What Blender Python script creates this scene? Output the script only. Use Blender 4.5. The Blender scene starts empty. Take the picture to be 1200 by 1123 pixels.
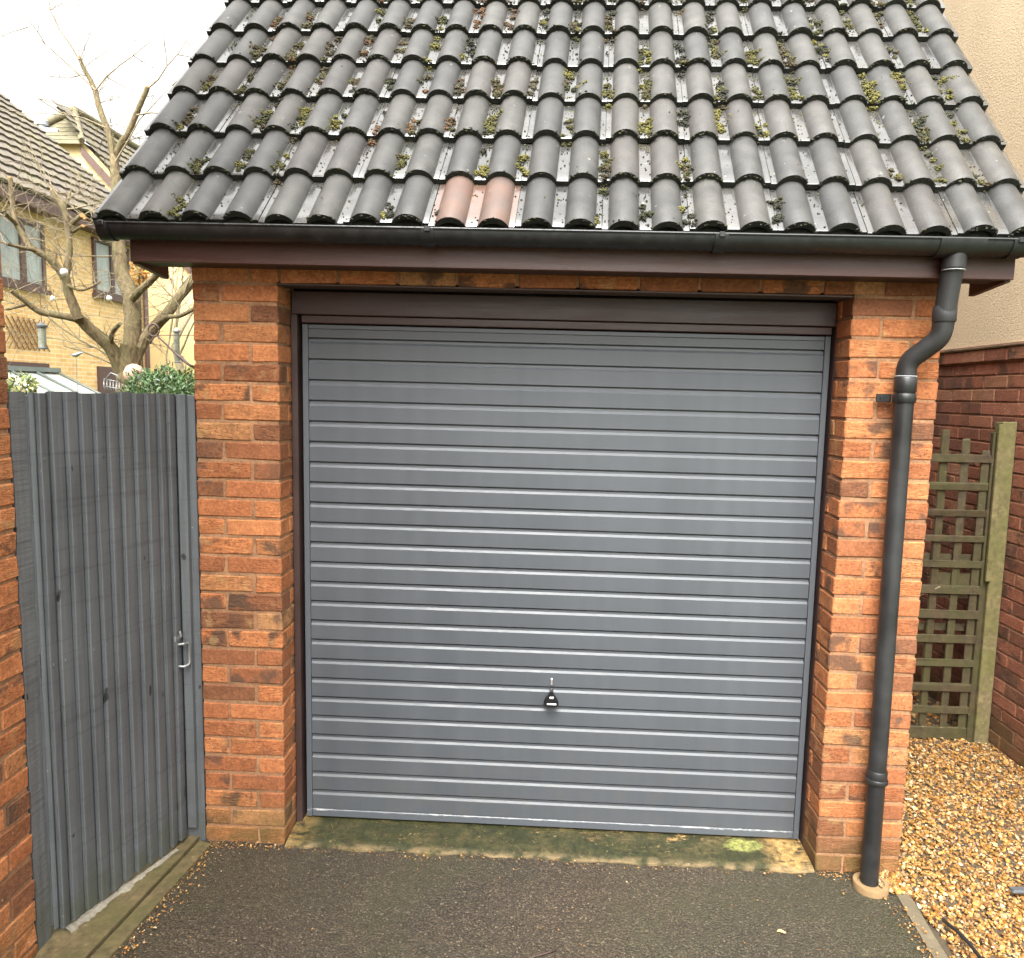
import bpy, bmesh, math, random
import numpy as np
from mathutils import Vector, Matrix, noise as mnoise

random.seed(7)
RS = np.random.RandomState(11)
sc = bpy.context.scene
COL = sc.collection
R = math.radians

# ------------------------------------------------------------------ camera
CAM = np.array([1.34190207, -2.91506854, 1.85357127])
PITCH, YAW, ROLL = -0.110831937, -0.0388128403, 0.0201774295
FPX = 898.0816
_f = np.array([math.sin(YAW) * math.cos(PITCH), math.cos(YAW) * math.cos(PITCH), math.sin(PITCH)])
_r0 = np.array([math.cos(YAW), -math.sin(YAW), 0.0])
_u0 = np.cross(_r0, _f)
_r = math.cos(ROLL) * _r0 + math.sin(ROLL) * _u0
_u = -math.sin(ROLL) * _r0 + math.cos(ROLL) * _u0
cam_data = bpy.data.cameras.new("camera")
cam = bpy.data.objects.new("camera", cam_data)
COL.objects.link(cam)
cam.matrix_world = Matrix(((_r[0], _u[0], -_f[0], CAM[0]), (_r[1], _u[1], -_f[1], CAM[1]),
                           (_r[2], _u[2], -_f[2], CAM[2]), (0, 0, 0, 1)))
cam_data.sensor_width = 36
cam_data.sensor_fit = 'HORIZONTAL'
cam_data.lens = 36 * FPX / 1200
cam_data.clip_start = 0.02
cam_data.clip_end = 900
sc.camera = cam


def ray(u, v):
    return _f + _r * (u - 600) / FPX - _u * (v - 561.5) / FPX


def at(u, v, axis, val):
    """measured photo point -> world point on the plane axis = val"""
    d = ray(u, v)
    t = (val - CAM[axis]) / d[axis]
    return CAM + t * d


# ------------------------------------------------------------------ materials
class NT:
    def __init__(self, name):
        self.m = bpy.data.materials.new(name)
        self.m.use_nodes = True
        self.t = self.m.node_tree
        self.b = self.t.nodes['Principled BSDF']

    def n(self, typ, **kw):
        nd = self.t.nodes.new(typ)
        for k, v in kw.items():
            if k == 'in_':
                for kk, vv in v.items():
                    if hasattr(vv, 'is_linked') or isinstance(vv, bpy.types.NodeSocket):
                        self.t.links.new(vv, nd.inputs[kk])
                    else:
                        nd.inputs[kk].default_value = vv
            else:
                setattr(nd, k, v)
        return nd

    def link(self, a, b):
        self.t.links.new(a, b)

    def set(self, **kw):
        for k, v in kw.items():
            k = k.replace('_', ' ')
            if isinstance(v, bpy.types.NodeSocket):
                self.t.links.new(v, self.b.inputs[k])
            else:
                self.b.inputs[k].default_value = v

    def obj(self):
        return self.n('ShaderNodeTexCoord').outputs['Object']

    def scaled(self, vec, s):
        return self.n('ShaderNodeMapping', in_={'Vector': vec, 'Scale': s}).outputs[0]

    def noise(self, vec, scale, detail=4, rough=.55, out='Fac', dist=0):
        return self.n('ShaderNodeTexNoise', in_={'Vector': vec, 'Scale': scale, 'Detail': detail, 'Roughness': rough, 'Distortion': dist}).outputs[out]

    def voro(self, vec, scale, out='Distance', feature='F1'):
        return self.n('ShaderNodeTexVoronoi', feature=feature, in_={'Vector': vec, 'Scale': scale}).outputs[out]

    def ramp(self, fac, stops, interp='LINEAR'):
        nd = self.n('ShaderNodeValToRGB', in_={'Fac': fac})
        cr = nd.color_ramp
        cr.interpolation = interp
        while len(cr.elements) < len(stops):
            cr.elements.new(0.5)
        for e, (p, c) in zip(cr.elements, stops):
            e.position = p
            e.color = (c[0], c[1], c[2], 1) if not isinstance(c, (int, float)) else (c, c, c, 1)
        return nd.outputs['Color']

    def mix(self, fac, a, b, mode='MIX'):
        nd = self.n('ShaderNodeMix', data_type='RGBA', blend_type=mode)
        for k, v in ((0, fac), (6, a), (7, b)):
            if isinstance(v, bpy.types.NodeSocket):
                self.t.links.new(v, nd.inputs[k])
            elif k == 0:
                nd.inputs[0].default_value = v
            else:
                nd.inputs[k].default_value = (v[0], v[1], v[2], 1)
        return nd.outputs[2]

    def math(self, op, a, b=0.0, c=0.0, clamp=False):
        nd = self.n('ShaderNodeMath', operation=op, use_clamp=clamp)
        for i, v in enumerate((a, b, c)):
            if isinstance(v, bpy.types.NodeSocket):
                self.t.links.new(v, nd.inputs[i])
            else:
                nd.inputs[i].default_value = v
        return nd.outputs[0]

    def attr(self, name):
        return self.n('ShaderNodeAttribute', attribute_name=name)

    def bump(self, h, strength=.5, dist=.002, normal=None):
        nd = self.n('ShaderNodeBump', in_={'Height': h, 'Strength': strength, 'Distance': dist})
        if normal is not None:
            self.link(normal, nd.inputs['Normal'])
        self.link(nd.outputs[0], self.b.inputs['Normal'])
        return nd.outputs[0]

    def sep(self, vec):
        return self.n('ShaderNodeSeparateXYZ', in_={0: vec}).outputs


def mat_brick(name, palette, burnt=(0.075, 0.045, 0.03), algae=True, tan=(.40, .25, .11)):
    q = NT(name)
    co = q.obj()
    a = q.attr('bk')
    s = q.n('ShaderNodeSeparateColor', in_={0: a.outputs['Color']}).outputs
    off = q.n('ShaderNodeVectorMath', operation='MULTIPLY_ADD', in_={0: a.outputs['Color'], 1: (9, 9, 9), 2: co}).outputs[0]
    base = q.ramp(s[0], palette)
    big = q.noise(off, 9, 3)
    fine = q.noise(off, 90, 4)
    c = q.mix(.8, base, q.ramp(fine, [(.28, (.55, .5, .45)), (.72, (1.28, 1.25, 1.2))]), 'MULTIPLY')
    c = q.mix(.6, c, q.ramp(q.noise(off, 24, 4, .7), [(.3, (.6, .55, .5)), (.7, (1.25, 1.25, 1.2))]), 'MULTIPLY')
    # fired dark patches inside the brick face
    bm = q.math('MULTIPLY', q.ramp(big, [(.53, 0), (.62, 1)]), q.ramp(s[1], [(.38, 0), (.7, .85)]))
    c = q.mix(bm, c, burnt)
    spots = q.ramp(q.noise(off, 115, 3), [(.60, 0), (.68, 1)])
    c = q.mix(q.math('MULTIPLY', spots, q.ramp(s[1], [(.1, .1), (.9, .8)])), c, (.03, .022, .018))
    tm = q.math('MULTIPLY', q.ramp(q.noise(off, 16, 3), [(.56, 0), (.66, 1)]), q.ramp(s[2], [(.5, 0), (.9, .5)]))
    c = q.mix(tm, c, tan)
    if algae:
        z = q.sep(co)[2]
        m = q.math('MULTIPLY', q.ramp(z, [(.03, 1), (.24, 0)]), q.ramp(q.noise(co, 7, 5), [(.32, .25), (.6, 1)]))
        c = q.mix(q.math('MULTIPLY', m, .78), c, (.09, .075, .022))
    # salt-white lime specks left by the mortar
    sp = q.ramp(q.noise(co, 55, 2, .5), [(.735, 0), (.76, 1)])
    c = q.mix(q.math('MULTIPLY', sp, .5), c, (.6, .5, .38))
    # drag-faced ridges
    w = q.noise(q.scaled(off, (24, 24, 100)), 1.0, 4, .65, dist=1.6)
    rg = q.math('ADD', q.math('MULTIPLY', q.ramp(w, [(.36, 0), (.62, 1)]), q.ramp(s[2], [(.2, .1), (.8, .9)])), q.math('MULTIPLY', q.noise(off, 38, 5, .7), .55))
    c = q.mix(q.math('MULTIPLY', q.math('SUBTRACT', 1.0, rg, clamp=True), .32), c, (.10, .045, .025))
    h = q.math('ADD', rg, q.math('MULTIPLY', fine, .7))
    q.set(Base_Color=c, Roughness=.85)
    q.b.inputs['Specular IOR Level'].default_value = .25
    q.bump(h, .85, .0035)
    return q.m


def mat_mortar(name, col=(.27, .17, .095)):
    q = NT(name)
    co = q.obj()
    f = q.noise(co, 120, 4)
    g = q.noise(co, 7, 3)
    c = q.mix(1, q.ramp(f, [(.3, tuple(x * .55 for x in col)), (.7, col)]), q.ramp(g, [(.3, .6), (.7, 1.1)]), 'MULTIPLY')
    q.set(Base_Color=c, Roughness=.95)
    q.bump(f, .7, .003)
    return q.m


PAL = [(0.0, (.19, .085, .045)), (.15, (.26, .10, .045)), (.34, (.37, .135, .055)), (.55, (.44, .165, .066)),
       (.80, (.50, .20, .082)), (.95, (.42, .18, .075)), (1.0, (.41, .22, .10))]
PAL_DARK = [(0.0, (.17, .08, .055)), (.4, (.27, .11, .07)), (.75, (.34, .135, .085)), (1.0, (.34, .18, .11))]
M = {}
M['brick'] = mat_brick('rustic_brick', PAL)
M['brick_dark'] = mat_brick('dark_red_brick', PAL_DARK, tan=(.25, .14, .08))
M['mortar'] = mat_mortar('mortar', (.36, .19, .095))
M['mortar_red'] = mat_mortar('reddish_mortar', (.42, .26, .17))


def mat_paint(name, col, rough=.45, var=.15, bump=.15, scale=30, stretch=(1, 1, 1), spec=.5, edge=None):
    q = NT(name)
    co = q.scaled(q.obj(), stretch)
    f = q.noise(co, scale, 5, .6)
    g = q.noise(co, scale * .12, 3)
    k1 = tuple(x * (1 - var) for x in col)
    k2 = tuple(x * (1 + var) for x in col)
    c = q.ramp(q.math('ADD', q.math('MULTIPLY', f, .5), q.math('MULTIPLY', g, .5)), [(.3, k1), (.7, k2)])
    q.set(Base_Color=c, Roughness=q.ramp(g, [(.3, max(0.02, rough - .1)), (.7, min(1, rough + .12))]))
    q.b.inputs['Specular IOR Level'].default_value = spec
    q.bump(f, bump, .002)
    return q.m


# garage door: grey coated steel, fine woodgrain emboss, faint streaks
q = NT('grey_steel_door')
co = q.obj()
grain = q.noise(q.scaled(co, (2.2, 5, 150)), 1.5, 3)
strk = q.noise(q.scaled(co, (22, 1, .5)), 1, 4)
cl = q.noise(co, 2.2, 4)
c = q.ramp(q.math('ADD', q.math('MULTIPLY', cl, .5), q.math('MULTIPLY', strk, .5)), [(.3, (.052, .058, .066)), (.7, (.067, .074, .083))])
z = q.sep(co)[2]
dirt = q.math('MULTIPLY', q.ramp(z, [(.03, 1), (.5, 0)]), q.ramp(q.noise(co, 14, 5), [(.45, 0), (.7, .5)]))
c = q.mix(dirt, c, (.075, .07, .062))
dsp = q.ramp(q.noise(co, 130, 2), [(.72, 0), (.77, .35)])
c = q.mix(dsp, c, (.2, .2, .2))
q.set(Base_Color=c, Roughness=q.ramp(strk, [(.3, .40), (.7, .50)]))
q.bump(grain, .10, .001)
M['door'] = q.m
# bottom/side rail: same paint, chipped at edge
q = NT('grey_steel_rail_chipped')
co = q.obj()
zc_ = q.math('ADD', q.sep(co)[2], q.math('MULTIPLY', q.sep(co)[0], .0068))
ch = q.ramp(q.noise(q.scaled(co, (22, 30, 90)), 1.0, 6, .75), [(.49, 0), (.54, 1)])
ch = q.math('MULTIPLY', ch, q.ramp(zc_, [(.0, 0), (.055, 1), (.0675, 0)], 'CONSTANT'))
ch = q.math('MULTIPLY', ch, q.ramp(q.noise(q.scaled(co, (4, 1, 1)), 1.0, 3), [(.42, .08), (.62, .6)]))
c = q.mix(ch, (.070, .078, .088), (.42, .42, .41))
q.set(Base_Color=c, Roughness=.42)
M['rail'] = q.m
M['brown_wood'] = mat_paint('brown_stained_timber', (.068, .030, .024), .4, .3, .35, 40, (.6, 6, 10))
M['head_wood'] = mat_paint('shaded_stained_timber', (.040, .018, .0145), .4, .3, .35, 40, (.6, 6, 10))  # brown stain darkened: the shade under the lintel is put into the colour
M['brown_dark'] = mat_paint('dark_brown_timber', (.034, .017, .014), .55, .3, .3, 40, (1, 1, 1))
q = NT('black_gutter_plastic')
co = q.obj()
f = q.noise(co, 26, 5, .65)
st = q.noise(q.scaled(co, (60, 60, 4)), 1, 3)
c = q.ramp(f, [(.35, (.007, .008, .0085)), (.62, (.013, .014, .0145)), (.80, (.04, .043, .043))])
q.set(Base_Color=c, Roughness=q.ramp(st, [(.35, .28), (.7, .55)]))
q.bump(f, .12, .002)
M['black_plastic'] = q.m
M['black_pipe_scuff'] = mat_paint('black_pipe_plastic', (.0165, .017, .0175), .4, .75, .2, 14)
M['black'] = mat_paint('matt_black', (.008, .008, .008), .6, .1, .1)
M['handle_black'] = mat_paint('black_handle_plastic', (.006, .006, .007), .15, .1, .02)
M['silver'] = NT('bright_metal').m
b_ = M['silver'].node_tree.nodes['Principled BSDF']
b_.inputs['Base Color'].default_value = (.75, .75, .73, 1); b_.inputs['Metallic'].default_value = .9; b_.inputs['Roughness'].default_value = .3
M['badge'] = mat_paint('white_print', (.72, .75, .72), .4, .05, .02)
M['galv'] = mat_paint('galvanised_handle', (.26, .27, .27), .45, .25, .1, 60)
M['galv'].node_tree.nodes['Principled BSDF'].inputs['Metallic'].default_value = .6

# roof tiles: wet grey concrete, water film in the flat channels
q = NT('wet_concrete_tile')
co = q.obj()
a = q.attr('tile')
s = q.n('ShaderNodeSeparateColor', in_={0: a.outputs['Color']}).outputs   # r random, g channel, b rusty
f = q.noise(co, 160, 4, .6)
g = q.noise(co, 11, 5, .6)
c = q.ramp(g, [(.28, (.034, .034, .0325)), (.5, (.052, .0515, .049)), (.72, (.070, .069, .065))])
c = q.mix(.5, c, q.ramp(f, [(.3, .55), (.7, 1.3)]), 'MULTIPLY')
c = q.mix(.8, c, q.ramp(s[0], [(0, (.8, .8, .82)), (1, (1.2, 1.17, 1.12))]), 'MULTIPLY')
spk = q.ramp(q.noise(co, 75, 3, .7), [(.665, 0), (.70, 1)])
c = q.mix(q.math('MULTIPLY', spk, .8), c, (.025, .024, .019))
lich = q.ramp(q.noise(q.scaled(co, (1, 1, 1)), 34, 2), [(.74, 0), (.76, 1)])
c = q.mix(q.math('MULTIPLY', lich, .55), c, (.30, .30, .26))
rust = q.math('MULTIPLY', s[2], q.ramp(q.noise(co, 9, 4), [(.36, .45), (.66, 1)]))
c = q.mix(rust, c, (.17, .085, .058))
wet = q.ramp(q.noise(co, 18, 4), [(.40, 1), (.68, .6)])
pan = q.math('MULTIPLY', s[1], wet)
q.set(Base_Color=c, Roughness=q.mix(pan, (.55, .55, .55), (.16, .16, .16)))
q.b.inputs['Coat IOR'].default_value = 1.5
q.set(Coat_Weight=pan, Coat_Roughness=.12)
q.b.inputs['Specular IOR Level'].default_value = .4
q.bump(f, .45, .0015)
M['tile'] = q.m
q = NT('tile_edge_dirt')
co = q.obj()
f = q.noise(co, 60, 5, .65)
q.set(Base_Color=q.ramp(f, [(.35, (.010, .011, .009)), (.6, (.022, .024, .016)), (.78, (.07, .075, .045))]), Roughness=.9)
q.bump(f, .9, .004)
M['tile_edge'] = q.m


def mat_attr_col(name, attr='col', rough=.85, bump=.5, scale=150, sat=1):
    q = NT(name)
    co = q.obj()
    a = q.attr(attr)
    f = q.noise(co, scale, 4, .6)
    c = q.mix(.7, a.outputs['Color'], q.ramp(f, [(.25, .55), (.75, 1.3)]), 'MULTIPLY')
    q.set(Base_Color=c, Roughness=rough)
    q.bump(f, bump, .003)
    return q.m


M['moss'] = mat_attr_col('moss', rough=.95, bump=1.0, scale=260)
M['stone'] = mat_attr_col('gravel_stone', rough=.42, bump=.4, scale=120)
M['leaf'] = mat_attr_col('leaf', rough=.55, bump=.1, scale=40)

# gate boards: grey fence paint, saw-marked
def mat_gate(name, col, saw=0.0):
    q = NT(name)
    co = q.obj()
    bo = q.n('ShaderNodeVectorMath', operation='MULTIPLY_ADD', in_={0: q.attr('bk').outputs['Color'], 1: (7, 7, 7), 2: co}).outputs[0]
    gr = q.noise(q.scaled(bo, (60, 60, 1.6)), 1, 5, .6)
    f = q.noise(co, 110, 3)
    g = q.noise(co, 3.5, 4)
    c = q.ramp(q.math('ADD', q.math('MULTIPLY', gr, .55), q.math('MULTIPLY', g, .45)),
               [(.32, tuple(x * .66 for x in col)), (.52, col), (.72, tuple(x * 1.3 for x in col))])
    sp = q.ramp(q.noise(co, 85, 2), [(.74, 0), (.78, 1)])
    c = q.mix(q.math('MULTIPLY', sp, .5), c, (.4, .4, .38))
    kn = q.ramp(q.noise(q.scaled(bo, (1, 1, .6)), 22, 1), [(.755, 0), (.775, 1)])
    c = q.mix(kn, c, (.02, .02, .02))
    z = q.sep(co)[2]
    al = q.math('MULTIPLY', q.ramp(z, [(.04, 1), (.36, 0)]), q.ramp(q.noise(co, 9, 4), [(.4, 0), (.65, 1)]))
    c = q.mix(q.math('MULTIPLY', al, .55), c, (.05, .06, .022))
    al2 = q.math('MULTIPLY', q.ramp(z, [(1.66, 0), (1.83, .35)]), q.ramp(q.noise(co, 12, 4), [(.45, 0), (.6, 1)]))
    c = q.mix(al2, c, (.05, .055, .03))
    h = q.math('ADD', gr, q.math('MULTIPLY', f, .5))
    if saw:
        sw = q.noise(q.scaled(co, (3, 3, 75)), 1, 3, .6)
        h = q.math('ADD', h, q.math('MULTIPLY', sw, saw))
        c = q.mix(q.math('MULTIPLY', q.ramp(sw, [(.55, 0), (.68, 1)]), .45), c, (.045, .043, .045))
    q.set(Base_Color=c, Roughness=.62)
    q.bump(h, .55, .003)
    return q.m


M['gate'] = mat_gate('grey_painted_board', (.090, .096, .102), .05)
M['gate_post'] = mat_gate('grey_painted_post', (.104, .107, .110), 1.2)
# damp mossy softwood
def mat_wood_moss(name, col, moss=(.075, .085, .018), amt=.6):
    q = NT(name)
    co = q.obj()
    gr = q.noise(q.scaled(co, (30, 30, 30)), 1, 5, .65)
    g = q.noise(co, 6, 5)
    c = q.ramp(gr, [(.3, tuple(x * .45 for x in col)), (.55, col), (.75, tuple(x * 1.5 for x in col))])
    c = q.mix(q.math('MULTIPLY', q.ramp(g, [(.38, 0), (.6, 1)]), amt), c, moss)
    sp = q.ramp(q.noise(co, 60, 3), [(.7, 0), (.74, .6)])
    c = q.mix(sp, c, (.32, .26, .14))
    q.set(Base_Color=c, Roughness=.75)
    q.bump(q.math('ADD', gr, g), .7, .004)
    return q.m


M['sleeper'] = mat_wood_moss('mossy_timber_edging', (.125, .092, .042), (.058, .06, .014), .5)
M['trellis'] = mat_wood_moss('green_trellis_wood', (.056, .038, .016), (.045, .047, .007), .5)
M['post'] = mat_wood_moss('weathered_post_wood', (.16, .125, .058), (.09, .095, .018), .55)

# threshold concrete with moss
q = NT('mossy_concrete')
co = q.obj()
f = q.noise(co, 90, 5, .65)
g = q.noise(q.scaled(co, (1, 1.6, 1)), 6, 8, .74)
g2 = q.noise(q.scaled(co, (1, 1.7, 1)), 12, 8, .78)
c = q.ramp(g, [(.3, (.016, .020, .006)), (.48, (.030, .031, .010)), (.6, (.058, .048, .018)), (.75, (.125, .095, .04))])
x = q.sep(co)[0]
ends = q.math('MAXIMUM', q.ramp(x, [(.32, .7), (.45, 0)]), q.ramp(q.math('SUBTRACT', x, 2.0), [(.27, 0), (.36, 1)]))
pm = q.math('MULTIPLY', q.ramp(g2, [(.4, 0), (.47, 1)]), ends)
pm = q.math('MAXIMUM', pm, q.ramp(q.noise(q.scaled(co, (1, 1.5, 1)), 6.5, 8, .78), [(.60, 0), (.64, 1)]))
c = q.mix(pm, c, (.28, .175, .062))
# the pale green lichen splash
dx = q.n('ShaderNodeVectorMath', operation='DISTANCE', in_={0: q.n('ShaderNodeVectorMath', operation='MULTIPLY_ADD', in_={0: co, 1: (1, 1.9, 0), 2: (0, 0, 0)}).outputs[0], 1: (2.215, .235, 0)}).outputs['Value']
pg = q.ramp(q.math('ADD', dx, q.math('MULTIPLY', q.math('SUBTRACT', g2, .5), .16)), [(.066, 1), (.085, 0)])
c = q.mix(q.math('MULTIPLY', pg, q.ramp(q.noise(co, 45, 4, .7), [(.3, .45), (.6, .95)])), c, (.21, .215, .06))
c = q.mix(.6, c, q.ramp(f, [(.3, .5), (.7, 1.35)]), 'MULTIPLY')
c = q.mix(.85, c, q.ramp(q.noise(co, 34, 7, .78), [(.36, .35), (.64, 1.5)]), 'MULTIPLY')
c = q.mix(q.ramp(q.noise(co, 60, 3, .6), [(.66, 0), (.71, .7)]), c, (.26, .19, .09))
yy = q.sep(co)[1]
lip = q.math('MULTIPLY', q.ramp(q.math('ADD', yy, q.math('MULTIPLY', g2, .05)), [(.01, 1), (.045, 0)]), q.ramp(q.noise(co, 13, 4), [(.42, 0), (.55, 1)]))
c = q.mix(q.math('MULTIPLY', lip, .7), c, (.24, .17, .085))
q.set(Base_Color=c, Roughness=.5)
q.bump(q.math('ADD', f, q.math('MULTIPLY', pm, .6)), .8, .004)
M['threshold'] = q.m

# asphalt
q = NT('old_wet_asphalt')
co = q.obj()
v1 = q.n('ShaderNodeTexVoronoi', in_={'Vector': co, 'Scale': 150.0, 'Randomness': 1.0})
v2 = q.n('ShaderNodeTexVoronoi', in_={'Vector': co, 'Scale': 330.0, 'Randomness': 1.0})
rs = q.n('ShaderNodeSeparateColor', in_={0: v1.outputs['Color']}).outputs
rs2 = q.n('ShaderNodeSeparateColor', in_={0: v2.outputs['Color']}).outputs
c = q.ramp(rs[0], [(0, (.024, .018, .011)), (.5, (.048, .036, .023)), (.8, (.092, .070, .044)), (.94, (.17, .135, .088)), (.985, (.32, .27, .19))])
c2 = q.ramp(rs2[0], [(0, (.018, .013, .008)), (.6, (.048, .036, .023)), (.95, (.14, .11, .072))])
c = q.mix(.5, c, c2)
c = q.mix(q.ramp(v1.outputs['Distance'], [(.35, 0), (.75, .75)]), c, (.014, .0105, .007))
g = q.noise(co, 1.6, 5, .6)
g3 = q.noise(co, 22, 4, .6)
c = q.mix(.75, c, q.ramp(q.noise(co, .9, 4, .6), [(.32, (.70, .69, .66)), (.5, (.92, .88, .82)), (.68, (1.12, 1.0, .88))]), 'MULTIPLY')
ms = q.math('MULTIPLY', q.ramp(g, [(.46, 0), (.66, 1)]), q.ramp(g3, [(.35, .3), (.6, 1)]))
xyz = q.sep(co)
edge = q.math('MULTIPLY', q.ramp(q.math('SUBTRACT', xyz[0], 1.7), [(.15, 0), (.9, 1)]), q.ramp(g3, [(.3, .35), (.62, 1)]))
edge = q.math('MULTIPLY', edge, q.ramp(q.math('ADD', xyz[1], q.math('MULTIPLY', g, .4)), [(0, 1), (.3, .7)]))
c = q.mix(q.math('MULTIPLY', ms, .5), c, (.042, .042, .016))
c = q.mix(q.math('MULTIPLY', edge, .5), c, (.026, .029, .009))
jn = q.ramp(q.math('ADD', xyz[1], q.math('MULTIPLY', q.math('SUBTRACT', g3, .5), .05)), [(-0.0 , 0), (.0, 0)])
h = q.math('ADD', q.math('MULTIPLY', v1.outputs['Distance'], -1.0), q.math('MULTIPLY', v2.outputs['Distance'], -.6))
q.set(Base_Color=c, Roughness=q.ramp(rs[1], [(0, .4), (1, .75)]))
q.bump(q.math('ADD', h, q.math('MULTIPLY', g3, .8)), .9, .005)
M['asphalt'] = q.m

M['render'] = None
q = NT('cream_roughcast_render')
co = q.obj()
f = q.noise(q.scaled(co, (1, .6, 1)), 105, 4, .6)
g = q.noise(q.scaled(co, (1, 1, .4)), 1.3, 4)
c = q.ramp(f, [(.3, (.56, .445, .285)), (.55, (.68, .555, .37)), (.75, (.77, .645, .45))])
c = q.mix(.35, c, q.ramp(g, [(.35, .72), (.65, 1.1)]), 'MULTIPLY')
q.set(Base_Color=c, Roughness=.9)
q.bump(f, .7, .005)
M['render'] = q.m
M['cream'] = mat_paint('pale_yellow_render', (.66, .52, .27), .85, .08, .3, 20)
M['clay'] = mat_paint('buff_clay', (.20, .128, .058), .8, .3, .6, 40)
M['concrete'] = mat_paint('grey_brown_concrete', (.105, .085, .052), .8, .3, .6, 60)
M['soil'] = mat_paint('soil', (.06, .045, .025), .9, .4, .9, 60)
M['grass'] = mat_paint('garden_grass', (.05, .075, .022), .9, .4, .9, 40)
M['slate'] = mat_paint('slate', (.06, .065, .07), .5, .3, .4, 40)
M['hose'] = mat_paint('black_cable', (.012, .013, .013), .5, .2, .1, 60)
M['white_mortar'] = mat_paint('pale_mortar', (.20, .18, .14), .9, .45, .9, 70)
M['glass_white'] = mat_paint('whitish_glazing', (.62, .66, .60), .25, .12, .02, 6)
M['grey_frame'] = mat_paint('grey_green_frame', (.16, .19, .175), .5, .15, .05)
M['pane'] = mat_paint('window_pane', (.34, .38, .36), .18, .35, .02, 4, (1, 6, 1.2))
M['brown_frame'] = mat_paint('brown_window_frame', (.10, .055, .045), .5, .2, .05)
M['white'] = mat_paint('white_enamel', (.7, .7, .68), .4, .06, .02)
M['metal_grey'] = mat_paint('grey_pipe_metal', (.38, .41, .43), .45, .15, .1)
M['brass'] = mat_paint('orange_flowers', (.62, .27, .03), .7, .3, .3, 60)
M['pink_clay'] = mat_paint('pale_pink_pot', (.48, .30, .22), .8, .25, .4, 60)
M['iron'] = mat_paint('rusty_iron', (.055, .032, .026), .6, .4, .4, 60)
M['feeder'] = mat_paint('seed_filled_plastic', (.19, .20, .16), .3, .5, .3, 60)
M['lattice'] = mat_paint('brown_lattice', (.17, .085, .03), .7, .3, .3, 60)


def mat_bark(name, a, b, c3):
    q = NT(name)
    co = q.obj()
    f = q.noise(q.scaled(co, (1, 1, .45)), 38, 6, .75)
    g = q.noise(co, 7, 4)
    c = q.ramp(f, [(.3, a), (.52, b), (.72, c3)])
    c = q.mix(q.math('MULTIPLY', q.ramp(g, [(.42, 0), (.62, 1)]), .45), c, (.13, .125, .045))
    q.set(Base_Color=c, Roughness=.85)
    q.bump(f, 1.0, .02)
    return q.m


M['bark'] = mat_bark('greenish_bark', (.045, .034, .018), (.16, .118, .058), (.31, .24, .135))
M['twig'] = mat_bark('pale_twigs', (.16, .13, .085), (.28, .22, .14), (.40, .33, .22))
M['cut'] = mat_paint('fresh_cut_wood', (.45, .22, .08), .8, .2, .2, 60)

# far yellow brick (courses in y,z)
q = NT('yellow_brick')
co = q.obj()
s = q.sep(co)
vec = q.n('ShaderNodeCombineXYZ', in_={0: s[1], 1: s[2], 2: 0.0}).outputs[0]
br = q.n('ShaderNodeTexBrick', offset=.5, in_={'Vector': vec, 'Color1': (.82, .55, .24, 1), 'Color2': (.70, .43, .17, 1), 'Mortar': (.80, .68, .46, 1),
         'Scale': 1.0, 'Mortar Size': .007, 'Mortar Smooth': .2, 'Bias': 0.0, 'Brick Width': .225, 'Row Height': .075})
g = q.noise(co, 3, 5)
c = q.mix(.5, br.outputs['Color'], q.ramp(g, [(.3, .7), (.7, 1.2)]), 'MULTIPLY')
q.set(Base_Color=c, Roughness=.9)
q.bump(br.outputs['Fac'], -.6, .004)
M['yellow_brick'] = q.m

q = NT('brown_roof_tiles')
co = q.obj()
f = q.noise(co, 8, 5)
g = q.noise(co, 1.6, 4)
c = q.ramp(f, [(.3, (.085, .07, .057)), (.7, (.15, .125, .10))])
c = q.mix(q.math('MULTIPLY', q.ramp(g, [(.42, 0), (.66, 1)]), .5), c, (.15, .14, .06))
q.set(Base_Color=c, Roughness=.75)
q.bump(f, .5, .01)
M['far_tiles'] = q.m
q = NT('olive_roof_tiles')
co = q.obj()
f = q.noise(co, 8, 5)
c = q.ramp(f, [(.3, (.10, .088, .05)), (.7, (.19, .165, .095))])
q.set(Base_Color=c, Roughness=.8)
M['far_tiles_mossy'] = q.m


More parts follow.
